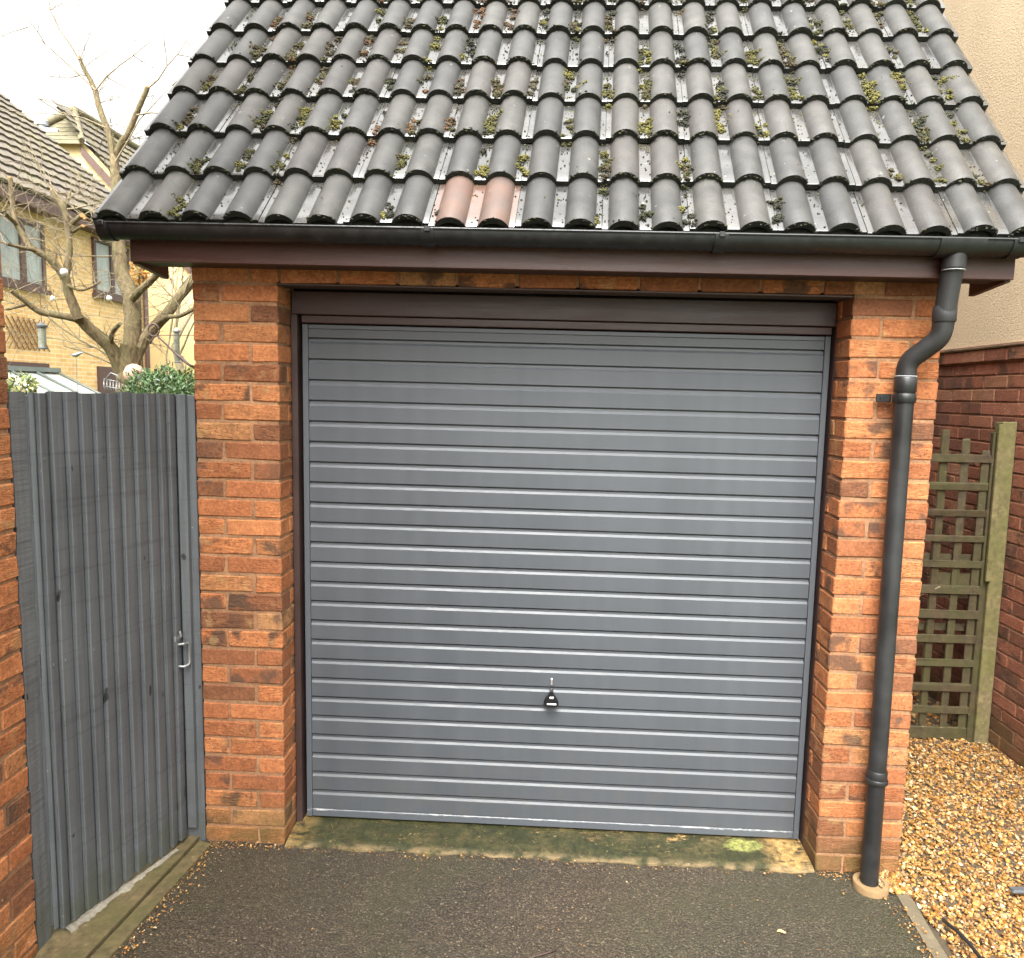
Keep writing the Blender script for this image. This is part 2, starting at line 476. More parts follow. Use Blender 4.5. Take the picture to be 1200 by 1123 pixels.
# ------------------------------------------------------------------ mesh helpers
class MB:
    def __init__(self):
        self.v = []; self.f = []; self.mi = []; self.attr = {}

    def add(self, verts, faces, mi=0, **attrs):
        o = len(self.v)
        self.v.extend([tuple(map(float, p)) for p in verts])
        self.f.extend([tuple(i + o for i in f) for f in faces])
        self.mi.extend([mi] * len(faces))
        for k, val in attrs.items():
            L = self.attr.setdefault(k, {})
            for i in range(len(verts)):
                L[o + i] = val[i] if isinstance(val, list) else val
        return o

    def box(self, x0, x1, y0, y1, z0, z1, mi=0, **at_):
        v = [(x0, y0, z0), (x1, y0, z0), (x1, y1, z0), (x0, y1, z0), (x0, y0, z1), (x1, y0, z1), (x1, y1, z1), (x0, y1, z1)]
        self.add(v, [(0, 3, 2, 1), (4, 5, 6, 7), (0, 1, 5, 4), (1, 2, 6, 5), (2, 3, 7, 6), (3, 0, 4, 7)], mi, **at_)

    def cbox(self, x0, x1, y0, y1, z0, z1, c=.003, jit=0.0, mi=0, xf=None, **at_):
        """chamfered box, 24 verts"""
        X = (x0, x1); Y = (y0, y1); Z = (z0, z1)
        vs = []; idx = {}
        for i in (0, 1):
            for j in (0, 1):
                for k in (0, 1):
                    J = (RS.rand(3) - .5) * 2 * jit if jit else (0, 0, 0)
                    px, py, pz = X[i] + J[0], Y[j] + J[1], Z[k] + J[2]
                    sx, sy, sz = (1 - 2 * i) * c, (1 - 2 * j) * c, (1 - 2 * k) * c
                    idx[(i, j, k, 0)] = len(vs); vs.append((px, py + sy, pz + sz))
                    idx[(i, j, k, 1)] = len(vs); vs.append((px + sx, py, pz + sz))
                    idx[(i, j, k, 2)] = len(vs); vs.append((px + sx, py + sy, pz))
        fs = []
        for i in (0, 1):
            q_ = [idx[(i, 0, 0, 0)], idx[(i, 1, 0, 0)], idx[(i, 1, 1, 0)], idx[(i, 0, 1, 0)]]
            fs.append(q_ if i else q_[::-1])
            q_ = [idx[(0, i, 0, 1)], idx[(1, i, 0, 1)], idx[(1, i, 1, 1)], idx[(0, i, 1, 1)]]
            fs.append(q_[::-1] if i else q_)
            q_ = [idx[(0, 0, i, 2)], idx[(1, 0, i, 2)], idx[(1, 1, i, 2)], idx[(0, 1, i, 2)]]
            fs.append(q_ if i else q_[::-1])
        for a in (0, 1):
            for b in (0, 1):
                fs.append([idx[(0, a, b, 1)], idx[(0, a, b, 2)], idx[(1, a, b, 2)], idx[(1, a, b, 1)]])
                fs.append([idx[(a, 0, b, 0)], idx[(a, 0, b, 2)], idx[(a, 1, b, 2)], idx[(a, 1, b, 0)]])
                fs.append([idx[(a, b, 0, 0)], idx[(a, b, 0, 1)], idx[(a, b, 1, 1)], idx[(a, b, 1, 0)]])
        for k_ in ((0, 0, 0), (0, 0, 1), (0, 1, 0), (0, 1, 1), (1, 0, 0), (1, 0, 1), (1, 1, 0), (1, 1, 1)):
            fs.append([idx[k_ + (0,)], idx[k_ + (1,)], idx[k_ + (2,)]])
        if xf is not None:
            vs = [xf(p) for p in vs]
        self.add(vs, fs, mi, **at_)

    def tube(self, pts, rad, n=8, mi=0, cap=True, wob=0.0, **at_):
        pts = [Vector(p) for p in pts]
        if not hasattr(rad, '__len__'):
            rad = [rad] * len(pts)
        vs = []; fs = []
        up = None
        for i, p in enumerate(pts):
            a = pts[max(0, i - 1)]; b = pts[min(len(pts) - 1, i + 1)]
            t = (b - a).normalized()
            if up is None:
                up = Vector((0, 0, 1)) if abs(t.z) < .9 else Vector((1, 0, 0))
            s_ = t.cross(up)
            if s_.length < 1e-4:
                s_ = t.cross(Vector((0, 1, 0)))
            s_.normalize(); up = s_.cross(t).normalized()
            for k in range(n):
                an = 2 * math.pi * k / n
                r_ = rad[i] * (1 + wob * (RS.rand() - .5) * 2)
                vs.append(p + s_ * math.cos(an) * r_ + up * math.sin(an) * r_)
        for i in range(len(pts) - 1):
            for k in range(n):
                fs.append((i * n + k, i * n + (k + 1) % n, (i + 1) * n + (k + 1) % n, (i + 1) * n + k))
        if cap:
            fs.append(tuple(range(n - 1, -1, -1)))
            fs.append(tuple(range((len(pts) - 1) * n, len(pts) * n)))
        self.add(vs, fs, mi, **at_)

    def lathe(self, cx, cy, prof, n=24, mi=0):
        """prof: list of (radius, z)"""
        vs = []; fs = []
        for r_, z_ in prof:
            for k in range(n):
                an = 2 * math.pi * k / n
                vs.append((cx + r_ * math.cos(an), cy + r_ * math.sin(an), z_))
        for i in range(len(prof) - 1):
            for k in range(n):
                fs.append((i * n + k, i * n + (k + 1) % n, (i + 1) * n + (k + 1) % n, (i + 1) * n + k))
        fs.append(tuple(range(n - 1, -1, -1))); fs.append(tuple(range((len(prof) - 1) * n, len(prof) * n)))
        self.add(vs, fs, mi)

    def build(self, name, mats, parent=None, shear=False, smooth=False, origin=None, sharp=None):
        if not isinstance(mats, (list, tuple)):
            mats = [mats]
        vs = np.array(self.v, dtype=np.float64)
        if shear:
            vs[:, 2] -= 0.0068 * vs[:, 0]
        org = np.zeros(3) if origin is None else np.array(origin, dtype=float)
        if parent is not None:
            org = np.array(parent.matrix_world.translation) if origin is None else org
            org = np.array(ABS.get(parent.name, (0, 0, 0)))
        vs = vs - org
        me = bpy.data.meshes.new(name)
        me.from_pydata([tuple(p) for p in vs], [], self.f)
        for m in mats:
            me.materials.append(m)
        me.polygons.foreach_set('material_index', np.array(self.mi, dtype=np.int32))
        if smooth:
            me.polygons.foreach_set('use_smooth', np.ones(len(self.f), dtype=bool))
        for k, d in self.attr.items():
            at_ = me.color_attributes.new(k, 'FLOAT_COLOR', 'POINT')
            arr = np.ones((len(self.v), 4), dtype=np.float32)
            arr[:, :3] = .5
            for i, val in d.items():
                arr[i, :3] = val
            at_.data.foreach_set('color', arr.ravel())
        me.update()
        if sharp is not None:
            me.set_sharp_from_angle(angle=R(sharp))
        o = bpy.data.objects.new(name, me)
        COL.objects.link(o)
        if parent is not None:
            o.parent = parent
        else:
            o.location = org
        ABS[o.name] = tuple(org)
        return o


ABS = {}


def tag(o, label=None, cat=None, group=None, kind=None):
    if label: o['label'] = label
    if cat: o['category'] = cat
    if group: o['group'] = group
    if kind: o['kind'] = kind
    return o


def thing(name, label, cat, loc=(0, 0, 0), group=None):
    o = bpy.data.objects.new(name, None)
    COL.objects.link(o)
    o.location = loc
    ABS[o.name] = tuple(loc)
    return tag(o, label, cat, group)


def struct(o, label, cat):
    return tag(o, label, cat, kind='structure')


def rnd3():
    return tuple(RS.rand(3))


BASE_LOC = (0, 0, 0)

# ------------------------------------------------------------------ ground
gm = MB()
gm.add([(-160, -160, -.06), (160, -160, -.06), (160, 300, -.06), (-160, 300, -.06)], [(0, 1, 2, 3)])
struct(gm.build('ground', M['grass']), 'green and brown garden ground beyond the gate and drive', 'ground')

# driveway sheet, slightly uneven
dm = MB()
NX, NY = 60, 90
xs = np.linspace(-.10, 2.735, NX); ys = np.linspace(-9, .02, NY)
ys = -9 + 9.02 * (1 - (1 - np.linspace(0, 1, NY)) ** 2.2)
vs = []
for y in ys:
    for x in xs:
        edge = 0
        if x > 2.70: edge = .012 * mnoise.noise(Vector((3, y * 9, 1)))
        vs.append((x + edge, y, .004 * mnoise.noise(Vector((x * 3, y * 3, 0))) + .0022 * mnoise.noise(Vector((x * 11, y * 11, 4)))))
fs = [(j * NX + i, j * NX + i + 1, (j + 1) * NX + i + 1, (j + 1) * NX + i) for j in range(NY - 1) for i in range(NX - 1)]
dm.add(vs, fs)
# downstands at the edge so that the sheet has thickness
dm.box(-.10, 2.72, -9, .0, -.05, -.008)
struct(dm.build('driveway', M['asphalt'], shear=True, smooth=True), 'dark speckled tarmac driveway with mossy edges in front of the garage', 'driveway')

bm_ = MB()
NX, NY = 30, 60
xs = np.linspace(2.60, 3.95, NX); ys = np.linspace(-2.2, 4.0, NY)
vs = [(x, y, -.022 - (.03 if x < 2.74 and y < 0 else 0) + .008 * mnoise.noise(Vector((x * 4, y * 4, 7)))) for y in ys for x in xs]
fs = [(j * NX + i, j * NX + i + 1, (j + 1) * NX + i + 1, (j + 1) * NX + i) for j in range(NY - 1) for i in range(NX - 1)]
bm_.add(vs, fs)
struct(bm_.build('gravel_path', M['soil']), 'path bed of dark soil under the golden gravel', 'path')

# ------------------------------------------------------------------ garage
garage = thing('garage', 'small red brick garage with grey up and over door and mossy tiled roof', 'garage')
PW, OW = .328, 2.1415
XR = PW + OW          # 2.4695 right pier inner edge
XE = XR + PW          # 2.7975 outer edge
brk = MB(); mor = MB()


def brick(mb, x0, x1, y0, y1, n, z0=0.0, h=.065, dz=.075):
    zz = z0 + n * dz
    mb.cbox(x0, x1, y0, y1, zz, zz + h, c=.0045, jit=.0026, bk=rnd3())


for n in range(-1, 31):
    A = (n % 2 == 0)
    # left pier
    if A:
        brick(brk, 0, .215, 0, .1025, n, .005)
        brick(brk, .2255, .328, 0, .215, n, .005)
        brick(brk, 0, .1025, .1125, .3275, n, .005)
    else:
        brick(brk, 0, .1025, 0, .215, n, .005)
        brick(brk, .113, .328, 0, .1025, n, .005)
        brick(brk, .2255, .328, .1125, .215, n, .005)
    # right pier
    if A:
        brick(brk, XR, XR + .1025, 0, .215, n, .005)
        brick(brk, XR + .1125, XE, 0, .1025, n, .005)
        brick(brk, XE - .1025, XE, .1125, .3275, n, .005)
    else:
        brick(brk, XR, XR + .215, 0, .1025, n, .005)
        brick(brk, XE - .1025, XE, 0, .215, n, .005)
        brick(brk, XR, XR + .1025, .1125, .215, n, .005)
    # flank walls
    y0 = .3375 if A else .225
    for x in (0, XE - .1025):
        y = y0
        while y < 5.0:
            brick(brk, x, x + .1025, y, min(y + .215, 5.1), n, .005)
            y += .225
# course over the opening + one more behind the fascia
for n in (30, 31):
    x = .225 * .5 * (n % 2) - (.1125 if n % 2 else 0)
    x0 = PW if n == 30 else 0
    x = x0 + .010
    while x < (XR if n == 30 else XE) - .02:
        brick(brk, x, min(x + .215, (XR if n == 30 else XE)), .0, .1025, n, .005)
        x += .225
for n in range(30, 68):        # gables
    z = n * .075
    y0 = max(.225, (z - 2.25) / 1.19); y1 = 4.85 - max(0, z - 2.3) / 1.19
    off = .1125 * (n % 2)
    for x in (0, XE - .1025):
        y = y0 + off
        while y + .215 < y1:
            brick(brk, x, x + .1025, y, y + .215, n, .005)
            y += .225
g_ = .0042
mor.box(g_, PW - g_, g_, .21, -.1, 2.31)
mor.box(XR + g_, XE - g_, g_, .21, -.1, 2.31)
mor.box(PW - .02, XR + .02, g_ + .001, .098, 2.262, 2.31)
for x in (0, XE - .1025):
    a, b = x + g_, x + .1025 - g_
    mor.box(a + .001, b - .001, .2, 5.0, -.1, 2.32)
    vs = [(a, .2, 2.32), (a, 5.0, 2.32), (a, 2.4, 5.0), (b, .2, 2.32), (b, 5.0, 2.32), (b, 2.4, 5.0)]
    mor.add(vs, [(0, 2, 1), (3, 4, 5), (0, 1, 4, 3), (1, 2, 5, 4), (2, 0, 3, 5)])
mor.box(0, XE, 5.0, 5.1, -.1, 2.4)
wall = brk.build('wall', M['brick'], garage, shear=True)
mor.build('mortar', M['mortar'], wall, shear=True)
lm = MB()
lm.cbox(PW - .0, XR + .0, .004, .10, 2.2465, 2.2535, .001)
lm.build('lintel', M['iron'], garage, shear=True)

# ---- timber frame
fr = MB()
fr.cbox(PW + .002, .356, .142, .2195, -.005, 2.152, .002)
frame = thing('door_frame', None, None, (0, .18, 0)); frame.parent = garage
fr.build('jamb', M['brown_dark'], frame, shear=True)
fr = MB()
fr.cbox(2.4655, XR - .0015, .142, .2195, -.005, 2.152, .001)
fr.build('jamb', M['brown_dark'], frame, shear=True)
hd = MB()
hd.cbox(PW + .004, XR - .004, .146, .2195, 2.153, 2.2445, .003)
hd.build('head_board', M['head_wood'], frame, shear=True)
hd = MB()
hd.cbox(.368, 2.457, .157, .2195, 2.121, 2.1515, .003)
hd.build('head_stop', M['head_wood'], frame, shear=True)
hd = MB()
hd.box(PW - .05, XR + .05, .22, .26, 0, 2.3)  # black sheet standing in for the darkness in the gaps round the door
hd.build('dark_gap_sheet', M['black'], frame, shear=True)

# ---- up and over door
D = .170
door = MB()
DX0, DX1 = .393, 2.4335
prof = [(D, .068)]
for k in range(25):
    zg = .067 + .0831 * k
    if k == 0:
        continue
    # going up: face below -> bevel in -> recess -> undercut -> next face
    prof += [(D, zg - .0205), (D + .0006, zg - .0195), (D + .0056, zg - .0125), (D + .0062, zg - .0115), (D + .0068, zg - .0022),
             (D + .0240, zg - .0020), (D + .0240, zg + .0034), (D + .0008, zg + .0036), (D, zg + .0046)]
prof += [(D, 2.098)]
NXD = 14
vs = []
for i in range(NXD + 1):
    x = DX0 + (DX1 - DX0) * i / NXD
    for (y, z) in prof:
        # slight oil-canning of the sheet
        vs.append((x, y + .0012 * mnoise.noise(Vector((x * 2.3, z * 5, 3))), z))
npf = len(prof)
fs = [(i * npf + j, (i + 1) * npf + j, (i + 1) * npf + j + 1, i * npf + j + 1) for i in range(NXD) for j in range(npf - 1)]
door.add(vs, fs)
dobj = door.build('garage_door', M['door'], garage, shear=True)
rl = MB()
rl.cbox(.3685, .3915, D - .004, D + .03, .032, 2.117, .002)
rl.cbox(2.4355, 2.4575, D - .004, D + .03, .032, 2.117, .002)
rl.cbox(.3918, 2.4352, D - .002, D + .03, .0325, .0655, .003)
rl.cbox(.3918, 2.4352, D + .001, D + .03, 2.099, 2.1165, .002)
rl.box(.40, 2.43, D + .02, D + .03, .04, 2.11)
rl.build('door_rail', M['rail'], dobj, shear=True)
# handle: bell-shaped black T handle, silver lock strip above, printed badge
hx, hz = 1.404, .609


def extr(mb, pts, y0, y1, c=.003, mi=0):
    """outline (x,z) extruded y0(front)->y1 with a chamfered front"""
    n = len(pts)
    cx = sum(p[0] for p in pts) / n; cz = sum(p[1] for p in pts) / n
    vs = [(cx + (x - cx) * .86, y0, cz + (z - cz) * .86) for x, z in pts] + [(x, y0 + c, z) for x, z in pts] + [(x, y1, z) for x, z in pts]
    fs = [tuple(range(n))]
    for a in (0, n):
        fs += [(a + i, a + n + i, a + n + (i + 1) % n, a + (i + 1) % n) for i in range(n)]
    mb.add(vs, fs, mi)


hb = MB()
prof_h = [(-.0075, .040), (-.009, .020), (-.014, .012), (-.024, -.002), (-.0305, -.016), (-.0315, -.026), (-.026, -.034), (-.012, -.038)]
outl = [(x, z) for x, z in prof_h] + [(-x, z) for x, z in prof_h[::-1]]
outl = outl[::1]
extr(hb, [(hx + x, hz + .006 + z) for x, z in outl], D - .045, D - .022, .008)
hb.cbox(hx - .009, hx + .009, D - .026, D + .008, hz - .008, hz + .022, .003)
hobj = hb.build('handle', M['handle_black'], dobj, shear=True, smooth=True, sharp=35)
kb = MB()
kb.cbox(hx - .0035, hx + .0045, D - .007, D + .004, hz + .052, hz + .080, .0015)
kb.build('lock_plate', M['silver'], dobj, shear=True)
kb = MB()
kb.cbox(hx - .008, hx + .010, D - .047, D - .040, hz + .008, hz + .0165, .0015)  # bright metal slip set on the handle to imitate its shine
kb.build('handle_glint', M['silver'], dobj, shear=True)
kb = MB()
# printed mark: a row of tiny letter strokes too small to read, in a white band
kb.cbox(hx - .017, hx + .021, D - .0475, D - .044, hz - .0165, hz - .0105, .0008)
kb.build('badge', M['badge'], dobj, shear=True)

# ---- roof
TH = R(50); G = .262; TT = .024
ROW0 = np.array([0, -.150, 2.408])   # front bottom edge of the eaves tiles
eu = np.array([0, math.cos(TH), math.sin(TH)]); en = np.array([0, -math.sin(TH), math.cos(TH)])
RX0 = -.197
SK = .050      # the courses run slightly out of square


def tile_profile():
    """(s, height, channel) across one tile of two rolls"""
    w, H = .0535, .037
    rr = (w * w + H * H) / (2 * H)
    pts = [(-.075, 0, 1), (-.0585, 0, 1)]
    for k in range(0, 13):
        a = -1 + 2 * k / 12
        s = w * math.sin(a * math.pi / 2)
        hh = math.sqrt(max(0, rr * rr - s * s)) - (rr - H)
        pts.append((s, hh, 0))
    pts += [(.0585, 0, 1), (.075, 0, 1)]
    return pts


TP = tile_profile()


def tile_row(mb, i, side=1, back=False):
    nt = 11
    for t in range(nt):
        xa = RX0 + .30 * t
        col = RS.rand()
        jl = (RS.rand() - .5) * .013; jn = (RS.rand() - .5) * .004; jr = (RS.rand() - .5) * .014
        rusty = .62 if (i == 0 and t == 4 and not back) else (.06 * RS.rand() if RS.rand() < .2 else 0)
        prof = []
        for r_ in (0, 1):
            for (s, h, c_) in (TP if r_ == 0 else TP[1:]):
                prof.append((xa + .15 * r_ + s, h, c_))
        prof[0] = (prof[0][0] + .001, prof[0][1], prof[0][2]); prof[-1] = (prof[-1][0] - .001, prof[-1][1], prof[-1][2])
        L = G + .075
        segs = [0, .006, .10, .22, L]
        n = len(prof)
        vs = []; at_ = []
        for layer in (0, 1):
            for si, s_ in enumerate(segs):
                for (x, h, c_) in prof:
                    thick = 0 if layer == 0 else -TT
                    hh = h * (1 if layer == 0 else .90) + thick
                    nn = TT + hh + (TT * 1.08) * (1 - s_ / G) + jn
                    if layer == 0 and si == 0:
                        nn -= .003
                    p = ROW0 + eu * (i * G + s_ + jl + jr * (x - xa)) + en * nn
                    p = np.array([x + SK * (i * G + s_), p[1], p[2]])
                    if back:
                        p[1] = 2 * YRIDGE - p[1]
                    vs.append(p); at_.append((col, c_, rusty))
        ns = len(segs)
        top = []; edge = []
        for si in range(ns - 1):
            for k in range(n - 1):
                a = si * n + k
                top.append((a, a + 1, a + n + 1, a + n) if not back else (a, a + n, a + n + 1, a + 1))
        o2 = ns * n
        for k in range(n - 1):
            edge.append((k, o2 + k, o2 + k + 1, k + 1) if not back else (k, k + 1, o2 + k + 1, o2 + k))
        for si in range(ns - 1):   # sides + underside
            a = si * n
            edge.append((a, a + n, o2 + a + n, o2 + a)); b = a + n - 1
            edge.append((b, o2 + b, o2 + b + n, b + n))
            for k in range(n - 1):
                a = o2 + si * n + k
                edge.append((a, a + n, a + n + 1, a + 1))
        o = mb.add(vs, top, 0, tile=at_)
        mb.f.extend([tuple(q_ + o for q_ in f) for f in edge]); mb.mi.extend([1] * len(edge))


NROW = 15
YRIDGE = (ROW0 + eu * (NROW * G + .02))[1]
rt = MB()
for i in range(NROW):
    tile_row(rt, i)
for i in range(NROW):
    tile_row(rt, i, back=True)
# ridge capping
zr = (ROW0 + eu * (NROW * G))[2] + .03
for k in range(8):
    xa = -.27 + SK * NROW * G + k * .415
    vs = []; n = 10
    for e in (0, 1):
        for j in range(n + 1):
            an = math.pi * j / n
            vs.append((xa + e * .41, YRIDGE - .13 * math.cos(an), zr - .05 + .12 * math.sin(an)))
    rt.add(vs, [(j, j + 1, n + 2 + j, n + 1 + j) for j in range(n)], 0, tile=(RS.rand(), 0, 0))
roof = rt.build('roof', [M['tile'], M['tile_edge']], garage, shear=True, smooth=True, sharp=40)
# eaves comb + underlay below the tiles (dark)
ec = MB()
loop = []
for k in range(22):
    xc = RX0 + .15 * k
    loop.append((xc - .075, 0))
    for j in range(9):
        an = math.pi * j / 8
        loop.append((xc - .047 * math.cos(an), .028 * math.sin(an)))
loop.append((RX0 + .15 * 21 + .075, 0))
vs = []
for (x, h) in loop:
    for e in (.012, .05):
        pp = ROW0 + eu * e + en * (TT * 1.5)
        vs += [(x, pp[1], pp[2] + h), (x, pp[1], pp[2] - .02)]
ec.add(vs, [f for i in range(len(loop) - 1) for f in ((i * 4, i * 4 + 1, i * 4 + 5, i * 4 + 4), (i * 4, i * 4 + 4, i * 4 + 6, i * 4 + 2))])
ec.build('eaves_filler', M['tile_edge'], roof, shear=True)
sl = MB()
pA = ROW0 + eu * .02 - en * .004; pB = ROW0 + eu * (NROW * G) - en * .004
sl.add([(-.19, pA[1], pA[2]), (2.98, pA[1], pA[2]), (2.98 + SK * NROW * G, pB[1], pB[2]), (-.19 + SK * NROW * G, pB[1], pB[2]),
        (-.19, 2 * YRIDGE - pA[1], pA[2]), (2.98, 2 * YRIDGE - pA[1], pA[2])], [(0, 1, 2, 3), (3, 2, 5, 4)])
sl.build('underlay', M['black'], roof, shear=True)

# ---- fascia, soffit, box ends, barge boards
fa = MB()
fa.cbox(-.167, 2.962, -.128, -.108, 2.301, 2.405, .002)
fa.build('fascia', M['brown_wood'], garage, shear=True)
so = MB()
so.box(-.160, 2.955, -.107, .0, 2.3035, 2.312)
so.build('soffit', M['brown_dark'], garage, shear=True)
for (a, b) in ((-.1675, -.147), (2.943, 2.9625)):
    be = MB()
    be.add([(a, -.1065, 2.296), (a, .12, 2.275), (a, .12, 2.47), (a, -.1065, 2.40), (b, -.1065, 2.296), (b, .12, 2.275), (b, .12, 2.47), (b, -.1065, 2.40)],
           [(0, 3, 2, 1), (4, 5, 6, 7), (0, 1, 5, 4), (1, 2, 6, 5), (2, 3, 7, 6), (3, 0, 4, 7)])
    # barge board running up the slope, both sides of the ridge
    for sgn in (1, -1):
        P0 = ROW0 + eu * .15 - en * .012; P1 = ROW0 + eu * (NROW * G) - en * .012
        Q0 = P0 - en * .15; Q1 = P1 - en * .15
        pr = [P0, P1, Q1, Q0]
        ys_ = [p[1] if sgn > 0 else 2 * YRIDGE - p[1] for p in pr]
        sk_ = [0, SK * NROW * G, SK * NROW * G, 0]
        vs = [(a + k_, y, p[2]) for y, p, k_ in zip(ys_, pr, sk_)] + [(b + k_, y, p[2]) for y, p, k_ in zip(ys_, pr, sk_)]
        be.add(vs, [(0, 1, 2, 3), (7, 6, 5, 4), (0, 4, 5, 1), (1, 5, 6, 2), (2, 6, 7, 3), (3, 7, 4, 0)])
    be.build('bargeboard', M['brown_wood'], garage, shear=True)

# ---- gutter
gu = MB()
GY, GZ, GR = -.181, 2.417, .0475


def half_round(mb, x0, x1, r, th=.003, ends=(True, True), n=14):
    vs = []
    for x in (x0, x1):
        for rr in (r, r - th):
            for j in range(n + 1):
                an = math.pi + math.pi * j / n
                vs.append((x, GY + rr * math.cos(an), GZ + rr * math.sin(an) * 1.05))
    m = n + 1; fs = []
    for j in range(n):
        fs.append((j, 2 * m + j, 2 * m + j + 1, j + 1))
        fs.append((m + j, m + j + 1, 3 * m + j + 1, 3 * m + j))
        fs.append((j, j + 1, m + j + 1, m + j)); fs.append((2 * m + j, 3 * m + j, 3 * m + j + 1, 2 * m + j + 1))
    fs.append((0, m, 3 * m, 2 * m)); fs.append((n, 2 * m + n, 3 * m + n, m + n))
    mb.add(vs, fs)
    for e, x in zip(ends, (x0, x1)):
        if e:
            vs = [(x, GY + r * math.cos(math.pi + math.pi * j / n), GZ + r * math.sin(math.pi + math.pi * j / n) * 1.05) for j in range(n + 1)]
            x2 = x + (.004 if x == x0 else -.004)
            vs += [(x2, v[1], v[2]) for v in vs]
            mb.add(vs, [tuple(range(m)), tuple(range(2 * m - 1, m - 1, -1))])


half_round(gu, -.232, 3.10, GR)
# front bead
gu.tube([(-.232, GY - GR, GZ), (3.10, GY - GR, GZ)], .0045, 6)
gut = gu.build('gutter', M['black_plastic'], garage, shear=True, smooth=True, sharp=40)
for xx in (.93, 1.93, -.21, 2.915):
    un = MB()
    half_round(un, xx - .022, xx + .022, GR + .005, .004, (False, False))
    un.cbox(xx - .010, xx + .010, GY - GR - .010, GY - GR + .004, GZ - .012, GZ + .006, .002)
    un.build('gutter_union', M['black_plastic'], gut, shear=True, smooth=True, sharp=40)
un = MB()
half_round(un, 2.655, 2.805, GR + .005, .004, (False, False))
un.build('outlet', M['black_plastic'], gut, shear=True, smooth=True, sharp=40)

# ---- downpipe
PR = .0348
py = -.066
ax, bx = 2.731, 2.648


def bez(pts, n=10):
    out = []
    for k in range(n + 1):
        t = k / n
        P_ = [np.array(p, float) for p in pts]
        while len(P_) > 1:
            P_ = [P_[i] * (1 - t) + P_[i + 1] * t for i in range(len(P_) - 1)]
        out.append(P_[0])
    return out


dp = MB()
dp.tube([(ax, GY + .004, 2.405), (ax, GY + .006, 2.33)], .037, 20)
def fillet(P_, rad, n=7):
    P_ = [np.array(p, float) for p in P_]; out = [P_[0]]
    for i in range(1, len(P_) - 1):
        a = P_[i - 1] - P_[i]; b = P_[i + 1] - P_[i]
        a1 = P_[i] + a / np.linalg.norm(a) * rad; b1_ = P_[i] + b / np.linalg.norm(b) * rad
        out += bez([a1, P_[i], b1_], n)
    return out + [P_[-1]]
path = fillet([(ax, GY + .008, 2.36), (ax, -.150, 2.25), (ax - .001, -.128, 2.098), (bx, py, 2.014), (bx, py, 1.88)], .032)
dp.tube(path, PR, 22)
dp.tube([(bx, py, 1.96), (bx + .0015, py, 1.2), (bx + .004, py, .45), (bx + .006, py, .0)], PR - .0015, 20)
pipe = dp.build('downpipe', M['black_pipe_scuff'], garage, shear=True, smooth=True, sharp=50)
for (px, pyy, z0, z1, rr) in ((ax, -.137, 2.150, 2.205, .0385), (bx, py, 1.905, 1.96, .0385), (bx + .0045, py, .418, .438, .0415), (bx + .0045, py, .43, .47, .0378),
                              (ax, GY + .008, 2.322, 2.37, .0385)):
    cb = MB()
    cb.lathe(px, pyy, [(rr - .002, z0), (rr, z0 + .003), (rr, z1 - .003), (rr - .002, z1)], 22)
    cb.build('pipe_collar', M['black_pipe_scuff'], pipe, shear=True, smooth=True, sharp=40)
cb = MB()
cb.lathe(bx, py, [(.038, 1.868), (.0395, 1.87), (.0395, 1.898), (.038, 1.90)], 22)
cb.cbox(bx - .083, bx - .03, -.030, -.022, 1.868, 1.898, .002)
cb.lathe(bx - .066, -.03, [(.006, 1.878), (.006, 1.889)], 8)
cb.build('pipe_clip', M['black_plastic'], pipe, shear=True, smooth=True, sharp=40)
for t_ in ((ax, -.131, 2.2055), (bx, py, 1.9605)):
    pass
# pale wet sealing rings on the joints
for (px, pyy, z0, rr) in ((ax, GY + .008, 2.3215, .0366), (bx, py, 1.9625, .0364)):
    cb = MB()
    cb.lathe(px, pyy, [(rr, z0 - .001), (rr + .0012, z0), (rr, z0 + .0015)], 22)
    cb.build('seal_ring', M['metal_grey'], pipe, shear=True, smooth=True)

# ---- moss on the roof
ICO = bmesh.new(); bmesh.ops.create_icosphere(ICO, subdivisions=1, radius=1)
ICO_V = np.array([v.co[:] for v in ICO.verts]); ICO_F = [tuple(v.index for v in f.verts) for f in ICO.faces]; ICO.free()
ms = MB()
MOSS_COL = [(.050, .048, .016), (.085, .080, .022), (.034, .036, .016), (.062, .048, .024), (.030, .030, .019), (.12, .11, .026)]
MOSS_BRN = [(.115, .064, .032), (.08, .052, .028), (.055, .048, .026), (.07, .062, .026)]


def blob(x, s, h, size, col):
    if s < .012: return
    i = s / G
    p = ROW0 + eu * s + en * (TT + TT * 1.08 * (1 - (i % 1)) + h)
    sc_ = size * (.75 + .5 * RS.rand(3)) * np.array([1, 1, .85])
    v = ICO_V * (1 + .4 * (RS.rand(len(ICO_V), 1) - .5))
    v = v * sc_ + np.array([x + SK * s, p[1], p[2]])
    k = .6 + .8 * RS.rand()
    ms.add(v, ICO_F, 0, col=tuple(c * k for c in col))


